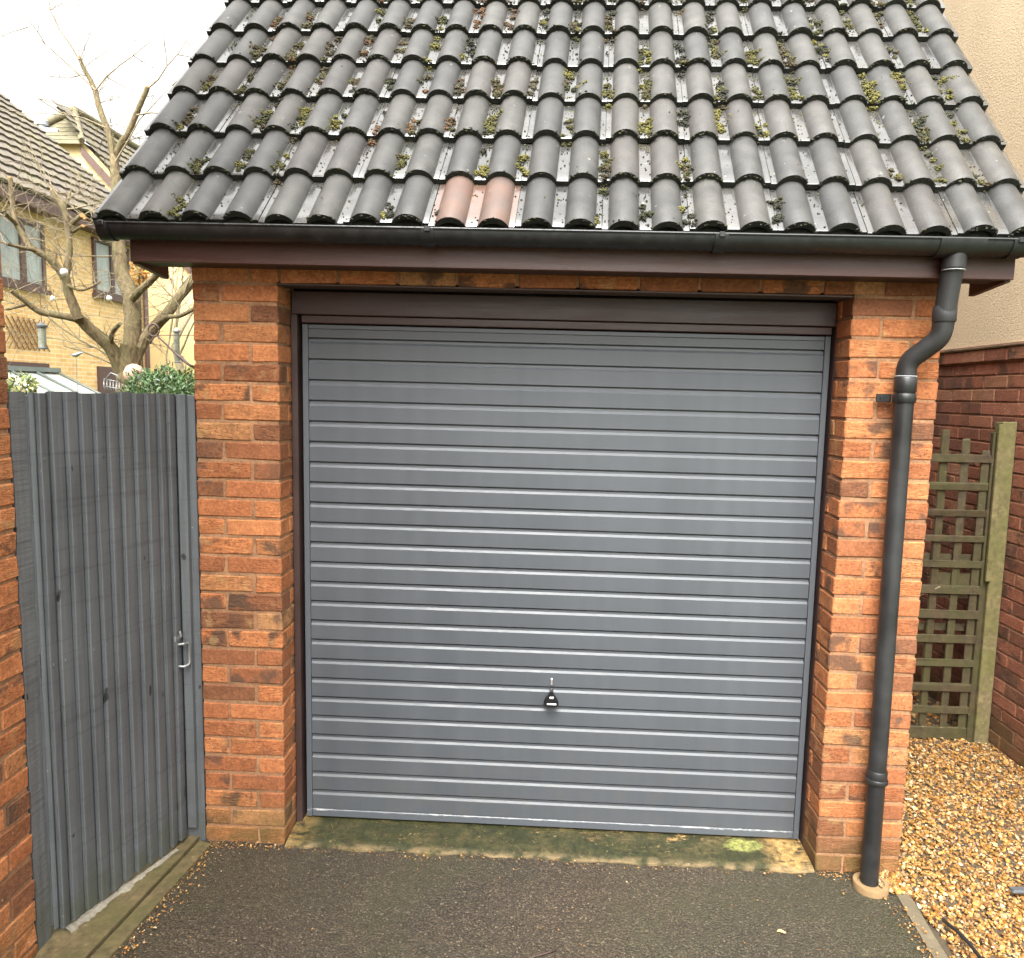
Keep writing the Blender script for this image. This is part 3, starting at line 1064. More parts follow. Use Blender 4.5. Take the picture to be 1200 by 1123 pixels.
def clump(roll, row, frac, big=1.0, brown=False, length=.12):
    xc = RX0 + .15 * roll + .075 + RS.normal(0, .008)
    pal = MOSS_BRN if brown else MOSS_COL
    base = pal[RS.randint(len(pal))]
    s0 = (row + frac) * G
    # several cushions, each a dense pile of tufts
    for _c in range(int(3 + 4.5 * big + RS.rand() * 3)):
        cs = s0 + (RS.rand() - .5) * length * (1 + .4 * big)
        cx = xc + RS.normal(0, .014)
        cr_ = (.009 + .011 * RS.rand()) * (.65 + .45 * big)
        c0 = base if RS.rand() < .65 else pal[RS.randint(len(pal))]
        for _ in range(26):
            d = RS.normal(size=3); d /= np.linalg.norm(d)
            rr = cr_ * RS.rand() ** .4
            x = cx + d[0] * rr; sl = cs + d[1] * rr
            edge = abs(x - (RX0 + .15 * roll + .075))
            if edge > .062: continue
            h = max(0, edge - .022) * .75 + abs(d[2]) * rr * .8
            blob(x, sl, h, .0026 + .0035 * RS.rand(), c0)
    for _ in range(int(34 * big)):
        x = xc + RS.normal(0, .019); sl = s0 + RS.normal(0, length * .8)
        blob(x, sl, max(0, abs(x - xc) - .022) * .8, .002 + .003 * RS.rand(), base)


mrs = np.random.RandomState(3)
for row in range(0, 10):
    for roll in range(0, 21):
        left_hi = row >= 2 and roll <= 8
        right = roll >= 12
        p = .42
        if left_hi: p = .80
        if row >= 5: p = .9
        if right and row >= 1: p = .72
        if row == 0: p = .2
        if row == 1: p = .40
        if mrs.rand() < p:
            clump(roll, row, .15 + .55 * mrs.rand(), .5 + .8 * mrs.rand() * (1.25 if row >= 2 else .7),
                  brown=(left_hi and mrs.rand() < .6) or mrs.rand() < .12, length=.07 + .12 * mrs.rand())
for (roll, row, fr_, bg) in ((13, 0, .10, .9), (10.86, 0, .06, .5), (11, 1, .05, .8), (3, 1, .25, .8), (19, 2, .3, 1.2), (20, 1, .1, .3), (16, 4, .3, 1.3), (7, 0, .08, .3), (1, 0, .25, .7), (12, 4, .3, .9), (8, 2, .4, 1.2), (9, 1, .35, .7), (18, 3, .4, 1.3)):
    clump(roll, row, fr_, bg)
# crumbs of moss and grit lying about
for _ in range(2600):
    roll = RS.randint(0, 21); row = RS.rand() * 10
    x = RX0 + .15 * roll + .075 + RS.normal(0, .02)
    blob(x, row * G, .001 + max(0, abs(x - RX0 - .15 * roll - .075) - .022) * 1.0, .0016 + .0026 * RS.rand(), MOSS_COL[RS.randint(len(MOSS_COL))] if RS.rand() < .7 else (.03, .03, .025))
# dark algae crust growing along the tile noses
for row in range(0, 9):
    for roll in range(0, 22):
        dens = RS.rand()
        for _ in range(int(4 + 16 * dens * dens)):
            a_ = RS.uniform(-1, 1) * 1.45
            x = RX0 + .15 * roll + .0535 * math.sin(a_); h = .037 * math.cos(a_) - .002
            p = ROW0 + eu * (row * G - .002 + RS.normal(0, .0025)) + en * (TT * 2.05 + h - .012 * RS.rand())
            v = ICO_V * (1 + .5 * (RS.rand(len(ICO_V), 1) - .5)) * (.0022 + .0035 * RS.rand()) * np.array([1.3, 1, .8]) + np.array([x + SK * row * G, p[1], p[2]])
            c_ = ((.020, .022, .013), (.035, .037, .018), (.055, .055, .022), (.014, .014, .011))[RS.randint(4)]
            ms.add(v, ICO_F, 0, col=c_)
moss = ms.build('moss', M['moss'], roof, shear=True, smooth=True)
tag(moss, 'clumps of green and rusty brown moss between the tile rolls', kind='stuff')

# ------------------------------------------------------------------ concrete threshold
tb = MB()
NX, NY = 90, 10
vs = []
for j in range(NY + 1):
    for i in range(NX + 1):
        x = PW + .004 + (OW - .008) * i / NX
        t = j / NY
        y = -.012 + .24 * t - (.016 * mnoise.noise(Vector((x * 7, 1, 2))) + .010 * mnoise.noise(Vector((x * 25, 4, 2)))) * (1 - t) ** 2
        zz = .012 + .016 * t + .003 * mnoise.noise(Vector((x * 9, y * 9, 3)))
        if j == 0: zz -= .006
        vs.append((x, y, zz))
n0 = len(vs)
for i in range(NX + 1):
    vs.append((vs[i][0], vs[i][1] - .004, -.03))
fs = [(j * (NX + 1) + i, j * (NX + 1) + i + 1, (j + 1) * (NX + 1) + i + 1, (j + 1) * (NX + 1) + i) for j in range(NY) for i in range(NX)]
fs += [(n0 + i, n0 + i + 1, i + 1, i) for i in range(NX)]
tb.add(vs, fs)
tag(tb.build('concrete_threshold', M['threshold'], shear=True, smooth=True, sharp=50), 'mossy concrete strip under the garage door, stained green and ochre', 'threshold')

# clay drain collar under the pipe
dc = MB()
dc.lathe(bx + .002, py - .022, [(.062, -.03), (.066, .018), (.063, .026), (.049, .027), (.046, .012), (.040, .010)], 32)
tag(dc.build('drain_collar', M['clay'], shear=True, smooth=True, sharp=40), 'round buff clay drain collar around the foot of the black downpipe', 'drain')

# kerb strip between tarmac and gravel
kb = MB()
n = 14; vs = []
for i in range(n + 1):
    t = i / n; y = -.125 - t * 1.2
    xw = .050 - .006 * t
    xc = 2.757 - .026 * (t * 4 if t < .25 else 1)
    w1 = .004 * mnoise.noise(Vector((i, 2, 1))); w2 = .005 * mnoise.noise(Vector((i, 7, 1)))
    vs += [(xc - xw / 2 + w1, y, .006), (xc + xw / 2 + w2, y, .007), (xc - xw / 2 + w1, y, -.05), (xc + xw / 2 + w2, y, -.05)]
fs = [(0, 1, 3, 2)]
for i in range(n):
    a = i * 4
    fs += [(a, a + 4, a + 5, a + 1), (a, a + 2, a + 6, a + 4), (a + 1, a + 5, a + 7, a + 3)]
kb.add(vs, fs)
tag(kb.build('kerb_edging', M['concrete'], shear=True), 'narrow grey brown concrete edging strip between tarmac and golden gravel', 'kerb')

# ------------------------------------------------------------------ gravel
gr = []
PROT = []
for k in range(10):
    v = ICO_V.copy()
    v *= (1 + .5 * (RS.rand(len(v), 1) - .5))
    for _ in range(3):      # planar cuts make broken-stone facets
        d = RS.normal(size=3); d /= np.linalg.norm(d)
        dd = v @ d; lim = .55 + .2 * RS.rand()
        v = v - np.outer(np.maximum(0, dd - lim), d)
    PROT.append(v)
GCOL = np.array([(.44, .25, .065), (.50, .31, .105), (.34, .17, .045), (.55, .42, .22), (.26, .14, .05), (.46, .22, .055), (.58, .50, .36), (.15, .085, .04), (.38, .25, .11)])
GP = np.array([.24, .2, .15, .12, .08, .09, .05, .03, .04])
gv = []; gf = []; gc = []
NF = len(ICO_F); FA = np.array(ICO_F)
cnt = 0
def stones(N, xr, yr, size, zb, test=None, dark=0):
    global cnt
    for _ in range(N):
        x = xr[0] + (xr[1] - xr[0]) * RS.rand(); y = yr[0] + (yr[1] - yr[0]) * RS.rand()
        if test and not test(x, y): continue
        s = size * (.55 + .9 * RS.rand() ** 1.6)
        v = PROT[RS.randint(10)] * (s * np.array([1, .55 + .45 * RS.rand(), .35 + .35 * RS.rand()]))
        rot = np.array(Matrix.Rotation(RS.rand() * 6.28, 3, 'Z') @ Matrix.Rotation(RS.normal(0, .4), 3, 'X') @ Matrix.Rotation(RS.normal(0, .4), 3, 'Y'))
        z = zb + RS.rand() * .016 + .008 * mnoise.noise(Vector((x * 4, y * 4, 7)))
        gv.append(v @ rot.T + np.array([x, y, z]))
        gf.append(FA + cnt * len(ICO_V)); cnt += 1
        c_ = GCOL[RS.choice(len(GCOL), p=GP)] * (.36 + .62 * RS.rand()) * np.array([1, .88, .76])
        gc.append(np.tile(np.append(c_, 1), (len(ICO_V), 1)))


def in_bed(x, y):
    if y < 0:
        xe = 2.785 if y > -.45 else 2.765
        xe += .012 * mnoise.noise(Vector((1, y * 14, 0)))
        if x < xe: 
            return y > -.12 and x > 2.70 and RS.rand() < .8
        return True
    return x > XE + .004


stones(20000, (2.62, 3.86), (-.75, 1.35), .0086, -.006, in_bed)
stones(5600, (2.62, 3.86), (-.75, 1.35), .0104, .002, in_bed)
stones(2600, (2.80, 3.86), (1.35, 3.2), .016, .0, in_bed)
stones(3000, (2.75, 3.86), (-2.0, -.75), .014, -.002, in_bed)
# spill beside the drain collar
stones(160, (2.69, 2.80), (-.125, .0), .012, .004, None)


def build_stones(name, gv, gf, gc):
    V_ = np.concatenate(gv); F_ = np.concatenate(gf); C_ = np.concatenate(gc).astype(np.float32)
    V_[:, 2] -= .0068 * V_[:, 0]
    me = bpy.data.meshes.new(name)
    me.vertices.add(len(V_)); me.vertices.foreach_set('co', V_.astype(np.float32).ravel())
    me.loops.add(len(F_) * 3); me.loops.foreach_set('vertex_index', F_.astype(np.int32).ravel())
    me.polygons.add(len(F_)); me.polygons.foreach_set('loop_start', np.arange(0, len(F_) * 3, 3, dtype=np.int32))
    me.update(calc_edges=True)
    a_ = me.color_attributes.new('col', 'FLOAT_COLOR', 'POINT'); a_.data.foreach_set('color', C_.ravel())
    me.materials.append(M['stone'])
    me.polygons.foreach_set('use_smooth', np.zeros(len(F_), dtype=bool))
    me.validate()
    o = bpy.data.objects.new(name, me); COL.objects.link(o)
    return o


tag(build_stones('gravel', gv, gf, gc), 'golden angular gravel between the garage and the boundary wall', 'gravel', kind='stuff')
gv, gf, gc, cnt = [], [], [], 0
# loose stones blown along the edges of the tarmac
def gate_edge(x, y):
    return True
for _ in range(260):
    t = RS.rand()
    px = -.02 + .05 * t + abs(RS.normal(0, .035)); pyy = -.75 + .72 * t + RS.normal(0, .01)
    stones(1, (px, px + .01), (pyy, pyy + .01), .0042, .002)
for _ in range(110):
    stones(1, (.03, .33), (-.05, -.006), .0045, .002)
for _ in range(150):
    stones(1, (.33, 2.47), (-.075 + .02, -.02), .0035, .001)
stones(60, (2.47, 2.60), (-.05, -.006), .004, .001)
stones(110, (.05, 2.68), (-1.0, -.02), .0036, .001)
stones(120, (2.66, 2.735), (-.7, -.12), .005, .0)
tag(build_stones('scattered_pebbles', gv, gf, gc), 'tiny pale pebbles strewn along the edges of the dark tarmac', 'pebbles', kind='stuff')

# fallen yellow leaf on the drive
q0 = at(916, 1092, 2, -.008)
lf = MB()
vs = []
for i in range(7):
    t = i / 6; w = .009 * math.sin(math.pi * (t * .9 + .05))
    for sg in (-1, 0, 1):
        vs.append((q0[0] + (t - .5) * .032, q0[1] + sg * w, .004 + .004 * abs(sg) + .003 * math.sin(t * 5)))
lf.add(vs, [(i * 3 + j, (i + 1) * 3 + j, (i + 1) * 3 + j + 1, i * 3 + j + 1) for i in range(6) for j in range(2)], 0, col=(.55, .40, .16))
tag(lf.build('fallen_leaf', M['leaf'], shear=True, smooth=True), 'small curled yellow leaf lying on the dark tarmac near the right side', 'leaf')

tg = MB()
tp_ = [at(u, v, 2, -.002) for u, v in ((612, 1127), (626, 1121), (640, 1117), (652, 1113))]
tg.tube([tuple(p) for p in tp_], [.003, .0035, .003, .0018], 6, wob=.15)
tag(tg.build('fallen_twig', M['iron'], smooth=True), 'short dark twig lying on the tarmac at the bottom edge', 'twig')

# black cable in the gravel and a slate piece
hs = MB()
pts = [at(1106, 1078, 2, .004), at(1112, 1084, 2, .014), at(1124, 1093, 2, .02), at(1136, 1106, 2, .02), at(1150, 1124, 2, .02), at(1163, 1150, 2, .02), at(1170, 1185, 2, .005)]
hs.tube([tuple(p) for p in pts], .0065, 8)
tag(hs.build('cable', M['hose'], smooth=True), 'thin black cable poking out of the golden gravel', 'cable')
st_ = MB()
cpt = at(1196, 1043, 2, .012)
st_.cbox(cpt[0] - .035, cpt[0] + .06, cpt[1] - .012, cpt[1] + .012, .002, .018, .002, .004)
tag(st_.build('slate_piece', M['slate']), 'flat dark grey slate piece lying on the gravel at the right edge', 'stone')

# ------------------------------------------------------------------ left house corner
hx0 = -.258
house = thing('brick_house', 'orange rustic brick house corner at the left edge beside the grey gate', 'house')
hb_ = MB(); hm = MB()
hdz = .0762
for n in range(-1, 67):
    y = -.668
    first = True
    stretch = n % 2 == 0
    while y > -6.2:
        L = .1025 if (first and not stretch) else .215
        brick(hb_, hx0 - .1025, hx0, y - L, y, n, -.02, .0655, .0755)
        y -= L + .010; first = False
    # return face
    x = hx0 - (.225 if not stretch else .1125)
    while x > -3:
        brick(hb_, x - .215, x, -.668 - .1025, -.668, n, -.02, .0655, .0755)
        x -= .225
hm.box(hx0 - .097, hx0 - .005, -6.2, -.674, -.1, 5.0)
hm.box(-3.2, hx0 - .05, -.765, -.6735, -.1, 5.0)
hw = hb_.build('wall', M['brick'], house)
hm.build('mortar', M['mortar'], hw)
hr = MB()
hr.box(-6, hx0 + .12, -7, -.5, 5.0, 5.2)
hr.build('roof', M['far_tiles'], house)

# ------------------------------------------------------------------ gate
GA = np.array([-.252, -.598]); GB = np.array([-.070, -.020])
gd = (GB - GA) / np.linalg.norm(GB - GA); gn = np.array([gd[1], -gd[0]])   # normal towards the drive
GLEN = np.linalg.norm(GB - GA)


def G3(a, d, z):
    p = GA + gd * a + gn * d
    return (p[0], p[1], z)


gate = thing('side_gate', 'grey painted gate of upright feather edge boards between house and garage', 'gate', (float(GA[0]), float(GA[1]), 0))
gt = MB()
edges = [-.01, .024, .067, .123, .178, .232, .285, .340, .4, .456, .513, .560, .607]
for k in range(len(edges) - 1):
    a0, a1 = edges[k], edges[k + 1] + .012
    if k == 0: a0 = .006
    zt = 1.829 + (RS.rand() - .5) * .006; zb = .034 + (RS.rand() - .5) * .014
    nz = 26
    vs = []
    thick = .014 if k else -.001
    ph = RS.rand() * 20
    for j in range(nz + 1):
        z = zb + (zt - zb) * j / nz
        wv = .0035 * mnoise.noise(Vector((ph, z * 1.6, 0))); wv2 = .0025 * mnoise.noise(Vector((ph, z * 4.5, 5)))
        vs += [G3(a0 + wv, -.004, z), G3(a0 + wv + .001, thick + wv2, z), G3(a0 + wv + .004, thick + .0015 + wv2, z), G3((a0 + a1) / 2, thick * .6 + .0022 + wv2, z), G3(a1 - .018, .0045, z), G3(a1 - .011, -.005, z), G3(a1, -.008, z), G3(a1, -.014, z)]
    m = 8
    fs = [(j * m + i, j * m + i + 1, (j + 1) * m + i + 1, (j + 1) * m + i) for j in range(nz) for i in range(m - 1)]
    fs += [tuple(range(m - 1, -1, -1)), tuple(range(nz * m, nz * m + m))]
    fs += [(j * m + 7, j * m, (j + 1) * m, (j + 1) * m + 7) for j in range(nz)]
    gt.add(vs, fs, 0, bk=rnd3())
for k in range(1, len(edges) - 1):      # nail heads
    for zc in (.28, .95, 1.62):
        am = edges[k] + .014
        gt.cbox(am - .0025, am + .0025, .010, .0145, zc - .0025 + (RS.rand() - .5) * .02, zc + .0025, .001, xf=lambda p: G3(p[0], p[1], p[2]))
gt.build('board_panel', M['gate'], gate, smooth=True, sharp=25)
rl = MB()
for zc in (.28, .95, 1.62):
    rl.cbox(0, GLEN, -.045, -.006, zc - .045, zc + .045, .003, xf=lambda p: G3(p[0], p[1], p[2]))
rl.cbox(-.01, .04, -.05, -.006, .05, 1.82, .003, xf=lambda p: G3(p[0], p[1], p[2]))
rl.cbox(.55, .628, -.05, -.015, .03, 1.82, .003, xf=lambda p: G3(p[0], p[1], p[2]))
rl.build('gate_frame', M['gate'], gate)
hn = MB()
ha = .578
hn.tube([G3(ha - .004, .004, .848), G3(ha, .022, .850), G3(ha + .02, .036, .850)], .0055, 8)
hn.tube([G3(ha + .008, .034, .852), G3(ha + .024, .036, .850), G3(ha + .030, .036, .842), G3(ha + .030, .036, .770), G3(ha + .024, .036, .761), G3(ha + .004, .034, .760), G3(ha - .004, .004, .760)], .0058, 8)
hn.build('handle', M['galv'], gate, smooth=True, sharp=50)
lt = MB()
lt.tube([G3(ha - .006, .012, .872), G3(ha - .004, .030, .884), G3(ha - .004, .024, .905)], .0045, 6)
lt.cbox(ha - .018, ha + .006, .006, .014, .862, .886, .002, xf=lambda p: G3(p[0], p[1], p[2]))
lt.build('latch', M['galv'], gate, smooth=True, sharp=40)
# near post by the house
np_ = MB()
pv = [(-.2585, -.666), (-.2565, -.603), (-.31, -.590), (-.325, -.655)]
nz = 40; vs = []
for j in range(nz + 1):
    z = -.02 + 1.849 * j / nz
    for (x, y) in pv:
        w = .002 * mnoise.noise(Vector((x * 50, y * 30, z * 9)))
        vs.append((x + w, y + w, z))
fs = [(j * 4 + i, j * 4 + (i + 1) % 4, (j + 1) * 4 + (i + 1) % 4, (j + 1) * 4 + i) for j in range(nz) for i in range(4)] + [(3, 2, 1, 0), tuple(range(nz * 4, nz * 4 + 4))]
np_.add(vs, fs)
tag(np_.build('gate_post', M['gate_post']), 'rough sawn grey post between the gate and the orange house wall', 'gate post', 'grey posts holding the side gate')
fp = thing('gate_post', 'grey post with slim stop batten between the gate and the garage pier', 'gate post', (-.03, .0, 0), 'grey posts holding the side gate')
jm = MB()
jm.cbox(-.150, -.004, .004, .075, -.02, 1.822, .003)
jm.build('post', M['gate'], fp)
jm = MB()
jm.cbox(-.064, -.030, -.022, .0035, .068, 1.826, .002)
jm.build('batten', M['gate'], fp)

# timber edging in front of the gate
ed = thing('timber_edging', 'mossy green brown timber boards laid along the foot of the grey gate', 'timber edging', (-.15, -.4, 0))


def strip(mb, P_, z0, z1, n=30, wob=.003, seed=0):
    """quad strip between near-left,near-right,far-right,far-left points with height"""
    (a, b, c, d) = [np.array(p) for p in P_]
    vs = []
    for i in range(n + 1):
        t = i / n
        l = a * (1 - t) + d * t; r_ = b * (1 - t) + c * t
        for (p, zz, e) in ((l, z0, 0), (l, z1, 1), (l * .5 + r_ * .5, z1, 2), (r_, z1, 3), (r_, z0, 4)):
            w = wob * mnoise.noise(Vector((seed + e * 3.1, t * 9, 0)))
            vs.append((p[0] + w, p[1] + w * .4, zz + (w * .7 if zz == z1 else 0)))
    fs = [(j * 5 + i, j * 5 + i + 1, (j + 1) * 5 + i + 1, (j + 1) * 5 + i) for j in range(n) for i in range(4)]
    fs += [(4, 3, 2, 1, 0), tuple(range(n * 5, n * 5 + 5))]
    mb.add(vs, fs)


b1 = MB()
far = 1.0
def L2(p0, p1, t):
    return (p0[0] + (p1[0] - p0[0]) * t, p0[1] + (p1[1] - p0[1]) * t)
drv0, drv1 = (-.019, -.672), (.034, -.055)
sm0, sm1 = (-.079, -.656), (-.022, -.045)
bd0, bd1 = (-.262, -.590), (-.078, -.010)
k0 = -.5
P_near = lambda p0, p1: L2(p0, p1, -.45)
strip(b1, [L2(sm0, sm1, -.5), L2(drv0, drv1, -.5), L2(drv0, drv1, 1.03), L2(sm0, sm1, 1.05)], -.03, .012, seed=1)
b1.build('board', M['sleeper'], ed)
b1 = MB()
vs = []; n = 40
for i in range(n + 1):
    t = i / n
    y = -1.05 + 1.06 * t
    tr_ = (y - sm0[1]) / (sm1[1] - sm0[1])
    xr_ = sm0[0] + (sm1[0] - sm0[0]) * tr_ - .010
    tl_ = (y - bd0[1]) / (bd1[1] - bd0[1])
    xl_ = -.2555 if y < -.669 else max(-.33, bd0[0] + (bd1[0] - bd0[0]) * tl_ - .035)
    for (x, z, e) in ((xl_, -.03, 0), (xl_, .016, 1), (xl_ * .5 + xr_ * .5, .020, 2), (xr_, .019, 3), (xr_, -.03, 4)):
        w = .004 * mnoise.noise(Vector((5 + e * 3.1, t * 11, 0)))
        vs.append((x + (w if e > 1 else 0), y, z + (w * .8 if z > 0 else 0)))
fs = [(j * 5 + i, j * 5 + i + 1, (j + 1) * 5 + i + 1, (j + 1) * 5 + i) for j in range(n) for i in range(4)] + [(4, 3, 2, 1, 0), tuple(range(n * 5, n * 5 + 5))]
b1.add(vs, fs)
b1.build('board', M['sleeper'], ed)
# lump of pale mortar along the foot of the boards
mf = MB()
n = 60; vs = []
for i in range(n + 1):
    t = i / n
    a = .03 + .50 * t
    r_ = (.002 + .018 * max(0, mnoise.noise(Vector((t * 9, 1, 3))) + .25) + .007 * (RS.rand())) * (1.15 - .8 * t)
    vs += [G3(a, .010, .016), G3(a, .014, .024 + r_ * .6), G3(a, .02 + r_ * .7, .022 + r_ * .5), G3(a, .026 + r_ * 1.6, .017)]
mf.add(vs, [(j * 4 + i, j * 4 + i + 1, (j + 1) * 4 + i + 1, (j + 1) * 4 + i) for j in range(n) for i in range(3)])
mf.build('mortar_fillet', M['white_mortar'], ed, smooth=True)

# ------------------------------------------------------------------ right house: render over brick
rh = thing('rendered_house', 'tall cream roughcast house wall with dark red brick lower storey on the right', 'house', (3.86, 1, 0))
WX = 3.862
rb = MB(); rm = MB()
y0r = -.4
for n in range(-1, 29):
    zz0 = n * .075 - .01
    st = (n % 2) * .1125
    y = y0r - st
    while y < 9:
        a = max(y, y0r)
        proud = -.014 if n == 28 else 0
        rb.cbox(WX + proud, WX + .10, a, y + .215, zz0, zz0 + .065, .003, .0015, bk=rnd3())
        y += .225
rm.box(WX + .0055, WX + .1, y0r + .005, 9, -.1, 2.165)
rw = rb.build('brick_wall', M['brick_dark'], rh)
rm.build('mortar', M['mortar_red'], rw)
rd = MB()
rd.box(WX - .012, WX + .2, y0r, 9, 2.182, 4.9)
rd.build('render_wall', M['render'], rh)
rd = MB()
rd.box(WX - .022, WX - .0, y0r, 9, 2.168, 2.181)
rd.build('bell_drip', M['mortar_red'], rh)
rd = MB()
rd.box(WX - .06, 9, y0r - .1, 9.1, 4.9, 5.0)
rd.build('roof', M['far_tiles'], rh)
rd = MB()
rd.box(WX + .201, 8, y0r + .002, y0r + .1, -.1, 4.9)
rd.build('end_wall', M['render'], rh)

# ------------------------------------------------------------------ trellis
TY = 1.27
tr = thing('trellis_panel', 'mossy green square trellis with tall post between garage and right wall', 'trellis', (3.4, TY, 0))
lat = MB(); 
def on_t(u, v, dy=0):
    return at(u, v, 1, TY + dy)
zt = 1.70
hz_rows = []
# horizontals measured on the photo (right ends, z)
zs = [1.556, 1.408, 1.265, 1.122, .983, .840, .706, .566, .429, .292, .162]
for z in zs:
    tilt = (RS.rand() - .5) * .006
    lat.cbox(2.80, 3.735, TY - .014, TY - .001, z - .0205 + tilt, z + .0205 - tilt, .002, .004)
for x, zt_ in ((2.93, 1.70), (3.045, 1.71), (3.16, 1.70), (3.27, 1.70), (3.383, 1.72), (3.495, 1.71), (3.607, 1.66), (3.712, 1.60)):
    lat.cbox(x - .019, x + .019, TY + .0, TY + .013, .05, zt_, .002, .005)
lat.cbox(3.50, 3.70, TY + .014, TY + .022, .79, .93, .002)
lat.cbox(3.40, 3.71, TY + .03, TY + .042, .985, 1.03, .002)
lat.cbox(3.38, 3.70, TY + .03, TY + .042, .60, .64, .002)
lat.build('lattice', M['trellis'], tr)
fr = MB()
fr.cbox(2.80, 3.735, TY - .008, TY + .010, -.01, .06, .003)
fr.cbox(3.735, 3.765, TY - .014, TY + .02, -.02, 1.70, .003)
fr.build('frame', M['trellis'], tr)
po = MB()
po.cbox(3.768, 3.842, TY - .03, TY + .04, -.05, 1.757, .004, .002)
po.build('post', M['post'], tr)
po = MB()
po.cbox(3.742, 3.772, TY - .045, TY - .0305, .9, 1.745, .002, .002)
po.build('batten', M['post'], tr)
po = MB()
po.tube([(2.80, TY + .05, .66), (3.05, TY + .045, .75), (3.3, TY + .035, .72), (3.52, TY - .018, .86)], .004, 6, wob=.1)
po.tube([(3.05, TY + .03, .5), (3.3, TY - .02, .62), (3.42, TY + .05, .58)], .003, 6)
tag(po.build('dead_stem', M['twig'], smooth=True), 'thin pale dead climber stem woven through the green trellis', 'plant stem')

# ------------------------------------------------------------------ yellow brick house
FX = -7.3
yh = thing('yellow_brick_house', 'yellow brick house with brown tiled roof and brown framed windows behind the gate', 'house', (FX, 10, 0))
yw = MB()
yw.box(FX - 6, FX, 5, 13.62, -.1, 5.0)
yw.build('wall', M['yellow_brick'], yh)


def far_roof(mb, e0, e1, up0, rows, gauge, rowh=.045, n=60):
    """tile rows from eave line e0->e1 going up along vector up0 (unit)"""
    e0 = np.array(e0, float); e1 = np.array(e1, float); up0 = np.array(up0, float)
    nrm = np.cross(e1 - e0, up0); nrm /= np.linalg.norm(nrm)
    if nrm[2] < 0: nrm = -nrm
    for r_ in range(rows):
        a = e0 + up0 * gauge * r_; b = e1 + up0 * gauge * r_
        vs = []
        for i in range(n + 1):
            t = i / n
            p = a * (1 - t) + b * t
            wv = .010 * math.cos(i * math.pi)
            vs += [p + nrm * (0 + wv), p + nrm * (rowh + wv), p + up0 * gauge * 1.02 + nrm * (0.004 + wv)]
        mb.add(vs, [(i * 3 + j, (i + 1) * 3 + j, (i + 1) * 3 + j + 1, i * 3 + j + 1) for i in range(n) for j in range(2)])


yr = MB()
sl_ = R(41)
far_roof(yr, (FX + .35, 4.5, 4.83), (FX + .35, 13.75, 5.0), (-math.cos(sl_), 0, math.sin(sl_)), 15, .33)
yr.add([(FX + .34, 4.5, 4.78), (FX + .34, 13.74, 4.95), (FX + .34 - 3.7, 13.74, 4.95 + 3.2), (FX + .34 - 3.7, 4.5, 4.78 + 3.2), (FX - 6, 13.7, 4.9), (FX - 6, 4.5, 4.8)],
       [(0, 1, 2, 3), (3, 2, 4, 5), (1, 4, 2)])
yr.build('roof', M['far_tiles'], yh)
yf = MB()
yf.box(FX + .28, FX + .335, 4.6, 13.7, 4.70, 4.86)
yf.box(FX + .001, FX + .28, 4.6, 13.7, 4.71, 4.75)
yf.build('fascia', M['brown_frame'], yh)


def window(y0, y1, z0, z1, bars, sill=True):
    w = MB(); t_ = .075
    w.box(FX + .002, FX + .05, y0, y0 + t_, z0, z1); w.box(FX + .002, FX + .05, y1 - t_, y1, z0, z1)
    w.box(FX + .002, FX + .049, y0 + t_, y1 - t_, z0, z0 + t_); w.box(FX + .002, FX + .049, y0 + t_, y1 - t_, z1 - t_, z1)
    for b in bars:
        w.box(FX + .002, FX + .055, b - .06, b + .06, z0 + t_, z1 - t_)
    wo = w.build('window', M['brown_frame'], yh)
    p = MB(); p.box(FX + .001, FX + .02, y0 + t_, y1 - t_, z0 + t_, z1 - t_)
    p.build('pane', M['pane'], wo)
    if sill:
        s = MB(); s.box(FX + .002, FX + .10, y0 - .04, y1 + .04, z0 - .075, z0 - .001)
        s.build('sill', M['brown_frame'], wo)


window(9.05, 10.23, 3.46, 4.55, (9.66,))
window(11.68, 12.95, 3.60, 4.65, (12.3,))
window(8.9, 10.2, 1.2, 2.21, (9.6,))
dw = MB(); dw.box(FX + .001, FX + .05, 11.7, 12.6, 0, 2.22)
dw.build('door', M['brown_frame'], yh)
rp = MB(); rp.tube([(FX + .07, 13.5, 0), (FX + .07, 13.5, 4.75)], .05, 10)
rp.build('rainwater_pipe', M['brown_frame'], yh, smooth=True)

# wall lattice on the house
lt = MB()
for k in range(-8, 14):
    for sg in (1, -1):
        y_a = 9.1 + k * .13; z_a = 2.42; L = .56
        a = (y_a, z_a); b = (y_a + sg * L * .72, z_a + .52)
        if min(a[0], b[0]) < 9.0 or max(a[0], b[0]) > 10.32: continue
        lt.tube([(FX + .02 + (.012 if sg > 0 else 0), a[0], a[1]), (FX + .02 + (.012 if sg > 0 else 0), b[0], b[1])], .011, 4)
tag(lt.build('wall_lattice', M['lattice']), 'brown diagonal lattice fixed to the yellow brick wall below the window', 'trellis')

